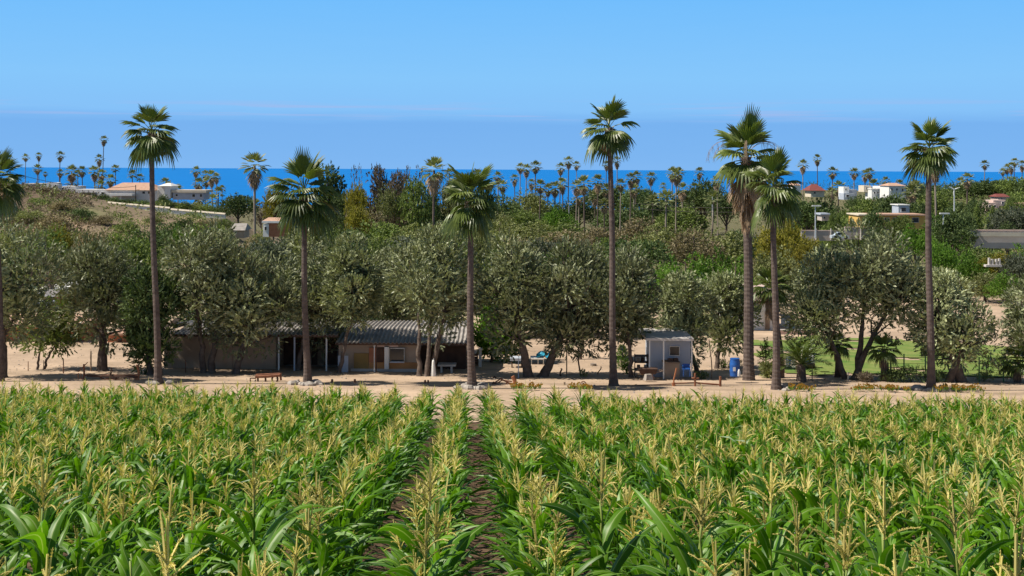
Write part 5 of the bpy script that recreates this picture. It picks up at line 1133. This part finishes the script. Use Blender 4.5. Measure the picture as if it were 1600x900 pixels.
t = Thing('roadside_wall', 'long white roadside wall running down the hill crest at the left', 'wall', 210, 323, 246)
for x0, y0, x1, y1, hh in ((168, 317.5, 265, 326, 1.8), (265.3, 328, 352, 335.5, 1.6)):
    a0, b0 = P(x0, y0, 247), P(x1, y1, 247); V = []
    for p_ in (a0, b0):
        for d in (0, .4): V += [(p_.x, 247 + d, p_.z), (p_.x, 247 + d, p_.z - hh * .55)]
    t.put('wall', MB().add(V, [(0, 1, 5, 4), (2, 6, 7, 3), (0, 4, 6, 2), (0, 2, 3, 1), (4, 5, 7, 6)]), MT['white'])
    t.put('coping', MB().tube([a0 + Vector((0, .2, .05)), b0 + Vector((0, .2, .05))], .28, 4), MT['cream'])
house('grey_roof_house', 'small house with a pale grey sloping roof behind the olives', (371, 370), [('wall', 362, 381, 359, 372, 'tan', 1, 4)], [(366, 370, 361, 366, 1)], [(359, 383, 360, 350, 'metal', 190.5, 5, .08)], Y=190)
house('orange_cabin', 'orange cabin with a white-edged sloping roof left of the tousled palm', (425, 368), [('wall', 411, 420, 350, 370, 'white', 0, 4), ('wall', 420.2, 446, 349, 370, 'brick', 0, 4), ('fascia', 409, 448, 345.5, 348.5, 'white', -.6, 6)], [(413, 417, 354, 360)], [(409, 448, 345.6, 341, 'tile', 169.5, 6, .1)], Y=170)
house('red_dome_house', 'dark red hip roof poking above the dark trees before the sea', (1277, 305), [('wall', 1267, 1288, 297, 308, 'cream', .5, 8)], [(1271, 1275, 299, 303, .5)], [(1264, 1291, 298, 288, 'redroof', 399.5, 10, .36)], Y=400)
house('small_white_cottage', 'tiny white cottage with brown roof right of the green twin palm', (1244, 300), [('wall', 1238, 1251, 289, 302, 'white', 0, 6)], [(1241, 1244, 292, 296)], [(1237, 1252, 289.4, 285, 'tile', 379.6, 7, .3)], Y=380)
house('white_block_house', 'white cube house with a grey-blue lower part before the sea', (1325, 305), [('wall', 1318, 1327, 292, 308, 'white', 0, 6), ('wing', 1318.5, 1336, 302, 312, 'bluewall', -2, 6), ('wing', 1327.4, 1339, 296, 310, 'bluewall', 1, 6)], [(1320.5, 1323, 294, 298), (1322, 1327, 304, 308, -2)], Y=380)
house('white_villa', 'white villa with round-topped openings right of the slender far palms', (1375, 306), [('wall', 1362, 1375, 296, 312, 'white', 0, 7), ('wall', 1375.3, 1384, 291, 312, 'white', 1.5, 8), ('wall', 1350, 1361.7, 290, 300, 'cream', 4, 6), ('parapet', 1361.5, 1375.5, 294.6, 296, 'white', -.2, 7.4)], [(1365, 1368, 299, 303), (1370, 1373, 299, 303), (1378, 1381, 294, 298, 1.5), (1353, 1356, 292, 296, 4)], Y=370)
house('white_hall', 'wide white house with a low tan roof left of the rightmost tall palm', (1404, 306), [('wall', 1389, 1416, 290, 310, 'white', 0, 9)], [(1392, 1395, 294, 298), (1400, 1403, 294, 298), (1409, 1412, 294, 299)], [(1388, 1417, 290.5, 286, 'tile', 359.6, 10, .3)], Y=360)
house('yellow_building', 'bright ochre building with a thin flat roof left of the rightmost tall palm', (1390, 357), [('wall', 1343, 1363, 337, 358, 'ochre', 0, 8), ('wall', 1363.3, 1446, 337, 358, 'ochre', 3, 6), ('roof', 1341.5, 1364, 335, 336.8, 'cream', -.4, 9), ('roof', 1364.2, 1448, 335, 336.8, 'tile', 1.6, 8), ('step', 1404, 1422, 355.5, 359, 'orange', 1.5, 1)],
      [(1349, 1353, 341, 349), (1382, 1390, 340, 347, 3), (1395, 1402, 340, 347, 3), (1425, 1436, 340, 348, 3)], Y=250)
house('pale_blue_house', 'small pale blue house front left of the rightmost tall palm trunk', (1413, 332), [('wall', 1404, 1421, 321, 334, 'bluewall', 0, 5), ('roof', 1403, 1422, 319.6, 320.9, 'white', -.3, 6)], [(1408, 1416, 324, 331)], Y=290)
t = Thing('block_wall', 'long pinkish-grey block wall in front of the ochre building', 'wall', 1330, 372, 232)
t.box('wall', 1252, 1320, 361, 376, MT['wallgrey'], 232, .4); t.box('wall', 1320.3, 1416, 356, 374, MT['wallgrey'], 234, .4); t.box('coping', 1320, 1416.3, 355, 355.9, MT['pink'], 233.9, .6); t.box('coping', 1251.6, 1320.2, 360, 360.9, MT['pink'], 231.9, .6)
for x in (1275, 1298, 1345, 1370, 1394): t.box('pier', x, x + 1.4, 357, 375, MT['plinth'], 231.7 if x < 1320 else 233.7, .3)
t = Thing('parked_car', 'pale blue car parked by the long block wall', 'car', 1313, 374, 226)
a = P(1300, 374, 226); b = P(1327, 362.5, 226); Lc, Hc_ = b.x - a.x, b.z - a.z
def prof(pts, y0, y1):
    n = len(pts); V = [(a.x + Lc * u, y, a.z + Hc_ * w) for y in (y0, y1) for u, w in pts]; m = MB(); m.add(V, [(i, (i + 1) % n, (i + 1) % n + n, i + n) for i in range(n)])
    for o in (0, n): m.add(V, [(o, o + i, o + i + 1, o + i + 1) for i in range(1, n - 1)])
    return m
t.put('body', prof([(0, .15), (0, .5), (.18, .56), (.85, .56), (1, .5), (1, .15)], 226, 227.7), MT['carblue']); t.put('cabin', prof([(.2, .56), (.34, .95), (.7, .97), (.88, .56)], 226.12, 227.58), MT['carblue'])
t.put('window', prof([(.27, .6), (.37, .9), (.5, .91), (.5, .6)], 226.08, 226.11), MT['glass']); t.put('window', prof([(.53, .6), (.53, .91), (.68, .91), (.8, .6)], 226.08, 226.11), MT['glass'])
for u in (.2, .8): c_ = Vector((a.x + Lc * u, 225.98, a.z + .33)); t.put('wheel', MB().tube([c_, c_ + Vector((0, .22, 0))], .33, 14), MT['tyre'])
house('blue_roof_shed', 'small shed with a blue-grey roof beside the long block wall', (1295, 342), [('wall', 1284, 1297, 336, 345, 'wallgrey', 0, 4), ('roof', 1282, 1298, 333.5, 335.8, 'bluewall', -.4, 5)], [(1287, 1290, 338, 342)], Y=260, cat='shed')
house('pink_house', 'pink stepped house on the wooded slope at the far right', (1560, 330), [('wall', 1541, 1561, 317, 338, 'pink', 0, 6), ('wall', 1552, 1578, 313, 322, 'pink', 3, 6), ('terrace', 1538, 1562, 330, 341, 'pink', -2, 3)], [(1545, 1549, 320, 324), (1553, 1557, 320, 324), (1565, 1569, 315, 319, 3)], Y=330)
house('red_roof_house', 'pink house with a red tiled roof above the stepped pink house', (1570, 312), [('wall', 1560, 1578, 307, 316, 'pink', 0, 6)], [(1564, 1567, 309, 313)], [(1558, 1580, 307.6, 303, 'redroof', 359.6, 7, .2)], Y=360)
house('edge_house', 'small pink house with red roof cut by the right edge of the view', (1597, 325), [('wall', 1590, 1625, 320, 332, 'pink', 0, 6), ('roof', 1589, 1626, 317.5, 319.8, 'tile', -.3, 7)], [(1593, 1597, 322, 327)], Y=340)
t = Thing('road_wall', 'pale concrete road wall crossing the slope at the far right', 'wall', 1560, 372, 215)
t.box('wall', 1516, 1680, 361, 388, MT['wallgrey'], 215, .4); t.box('coping', 1515.5, 1681, 359.6, 360.9, MT['pink'], 214.9, .6); t.box('parapet', 1520, 1680, 364, 369, MT['cream'], 214.5, .3)
t = Thing('ruined_pillars', 'row of short grey stone pillars among the bushes at the right', 'pillars', 1552, 412, 128)
for x in (1545, 1550, 1556, 1561): t.box('pillar', x, x + 2.6, 403 + (x % 3), 414, MT['plinth'], 128, .3)
t.box('base', 1541, 1566, 414, 417, MT['plinth'], 127.8, .7)
# street lamps, turbine, poles, wires
def lamp(px, y0, y1, label, Y=240, head=1.6):
    t = Thing('street_lamp', label, 'street lamp', px, y1, Y); t.put('pole', MB().tube([P(px, y1, Y), P(px, y0, Y)], [.13, .08], 8), MT['silver'])
    c = P(px, y0, Y); t.put('lamp_head', MB().box(c + Vector((.2, 0, .05)), (head, .4, .22)), MT['white']); return t
lamp(1474, 334, 352, 'white street lamp before the bright green tree at the right', 215); lamp(1274, 322, 372, 'tall pale lamp post left of the ochre building', 228); lamp(1113, 300, 340, 'white lamp post among the far palms left of the skirted palm', 420); lamp(889 - 0, 318, 335, 'short pale pole on the far ridge behind the brown bushes', 480)
t = Thing('wind_turbine', 'small white three-bladed wind turbine on the wooded slope', 'wind turbine', 1491, 325, 330)
t.put('mast', MB().tube([P(1491, 330, 330), P(1491, 296, 330)], [.2, .12], 8), MT['silver']); c_ = P(1491, 296, 329.6)
for k, a in enumerate((20, 150, 262)):
    d = Vector((math.cos(math.radians(a)), 0, math.sin(math.radians(a)))); n_ = Vector((-d.z, 0, d.x)); m = MB()
    for sg in (1,): m.tube([c_, c_ + d * .5, c_ + d * 1.6], [.1, .16, .04], 5)
    t.put('blade', m, MT['white'])
t.put('hub', MB().box(c_, (.35, .5, .35)), MT['silver'])
def wire(label, a, b, sag, Y0, Y1, r=.03, poles=True):
    t = Thing('power_line', label, 'power line', a[0], a[1], Y0); A, B = P(a[0], a[1], Y0), P(b[0], b[1], Y1)
    t.put('wire', MB().tube([A.lerp(B, q) - Vector((0, 0, sag * 4 * q * (1 - q))) for q in np.linspace(0, 1, 17)], r, 4), MT['wire'])
    if poles:
        for p_ in (A, B): t.put('pole', MB().tube([Vector((p_.x, p_.y, zgf(p_.x, p_.y) - .3)), p_ + Vector((0, 0, .3))], [.14, .1], 8), MT['bark'])
wire('sagging utility wire crossing the sea view at the upper left', (-6, 262), (212, 291), 1.6, 235, 300, .045)
wire('upper of two thin wires strung before the far palms', (985, 317), (1225, 320), 1.0, 330, 330, .05)
wire('lower of two thin wires strung before the far palms', (985, 324), (1225, 327), 1.0, 328, 328, .05)

# stones and leaf litter on the path and in the yard
rg = np.random.default_rng(888); m2 = MB(); m3 = MB()
for k in range(2600):
    Yq = rg.uniform(45, 80); x = rg.uniform(-.43, .43) * Yq; z = zgf(x, Yq); r = rg.uniform(.015, .05)
    if k % 2: m2.box((x, Yq, z + r * .3), (r * 2, r * 1.5, r), rg.uniform(0, 3), rg.uniform(.4, .8), rg.uniform(0, 1))
    else:
        for _ in range(3):
            c_ = np.array((x + rg.normal() * .2, Yq + rg.normal() * .2, z + .012)); a = rg.uniform(0, 6.28); d = np.array((math.cos(a), math.sin(a), rg.uniform(-.1, .2))) * .06; w = np.array((-math.sin(a), math.cos(a), .1)) * .02
            m3.add([c_ - d, c_ + w, c_ + d, c_ - w], [(0, 1, 2, 3)], rg.uniform(0, 1))
tag(m2.build('gravel', MT['rock']), 'loose small stones scattered over the sandy yard', 'gravel', kind='stuff')
tag(m3.build('leaf_litter', MT['corn_dry']), 'dry fallen leaves scattered over the sandy yard', 'leaf litter', kind='stuff')
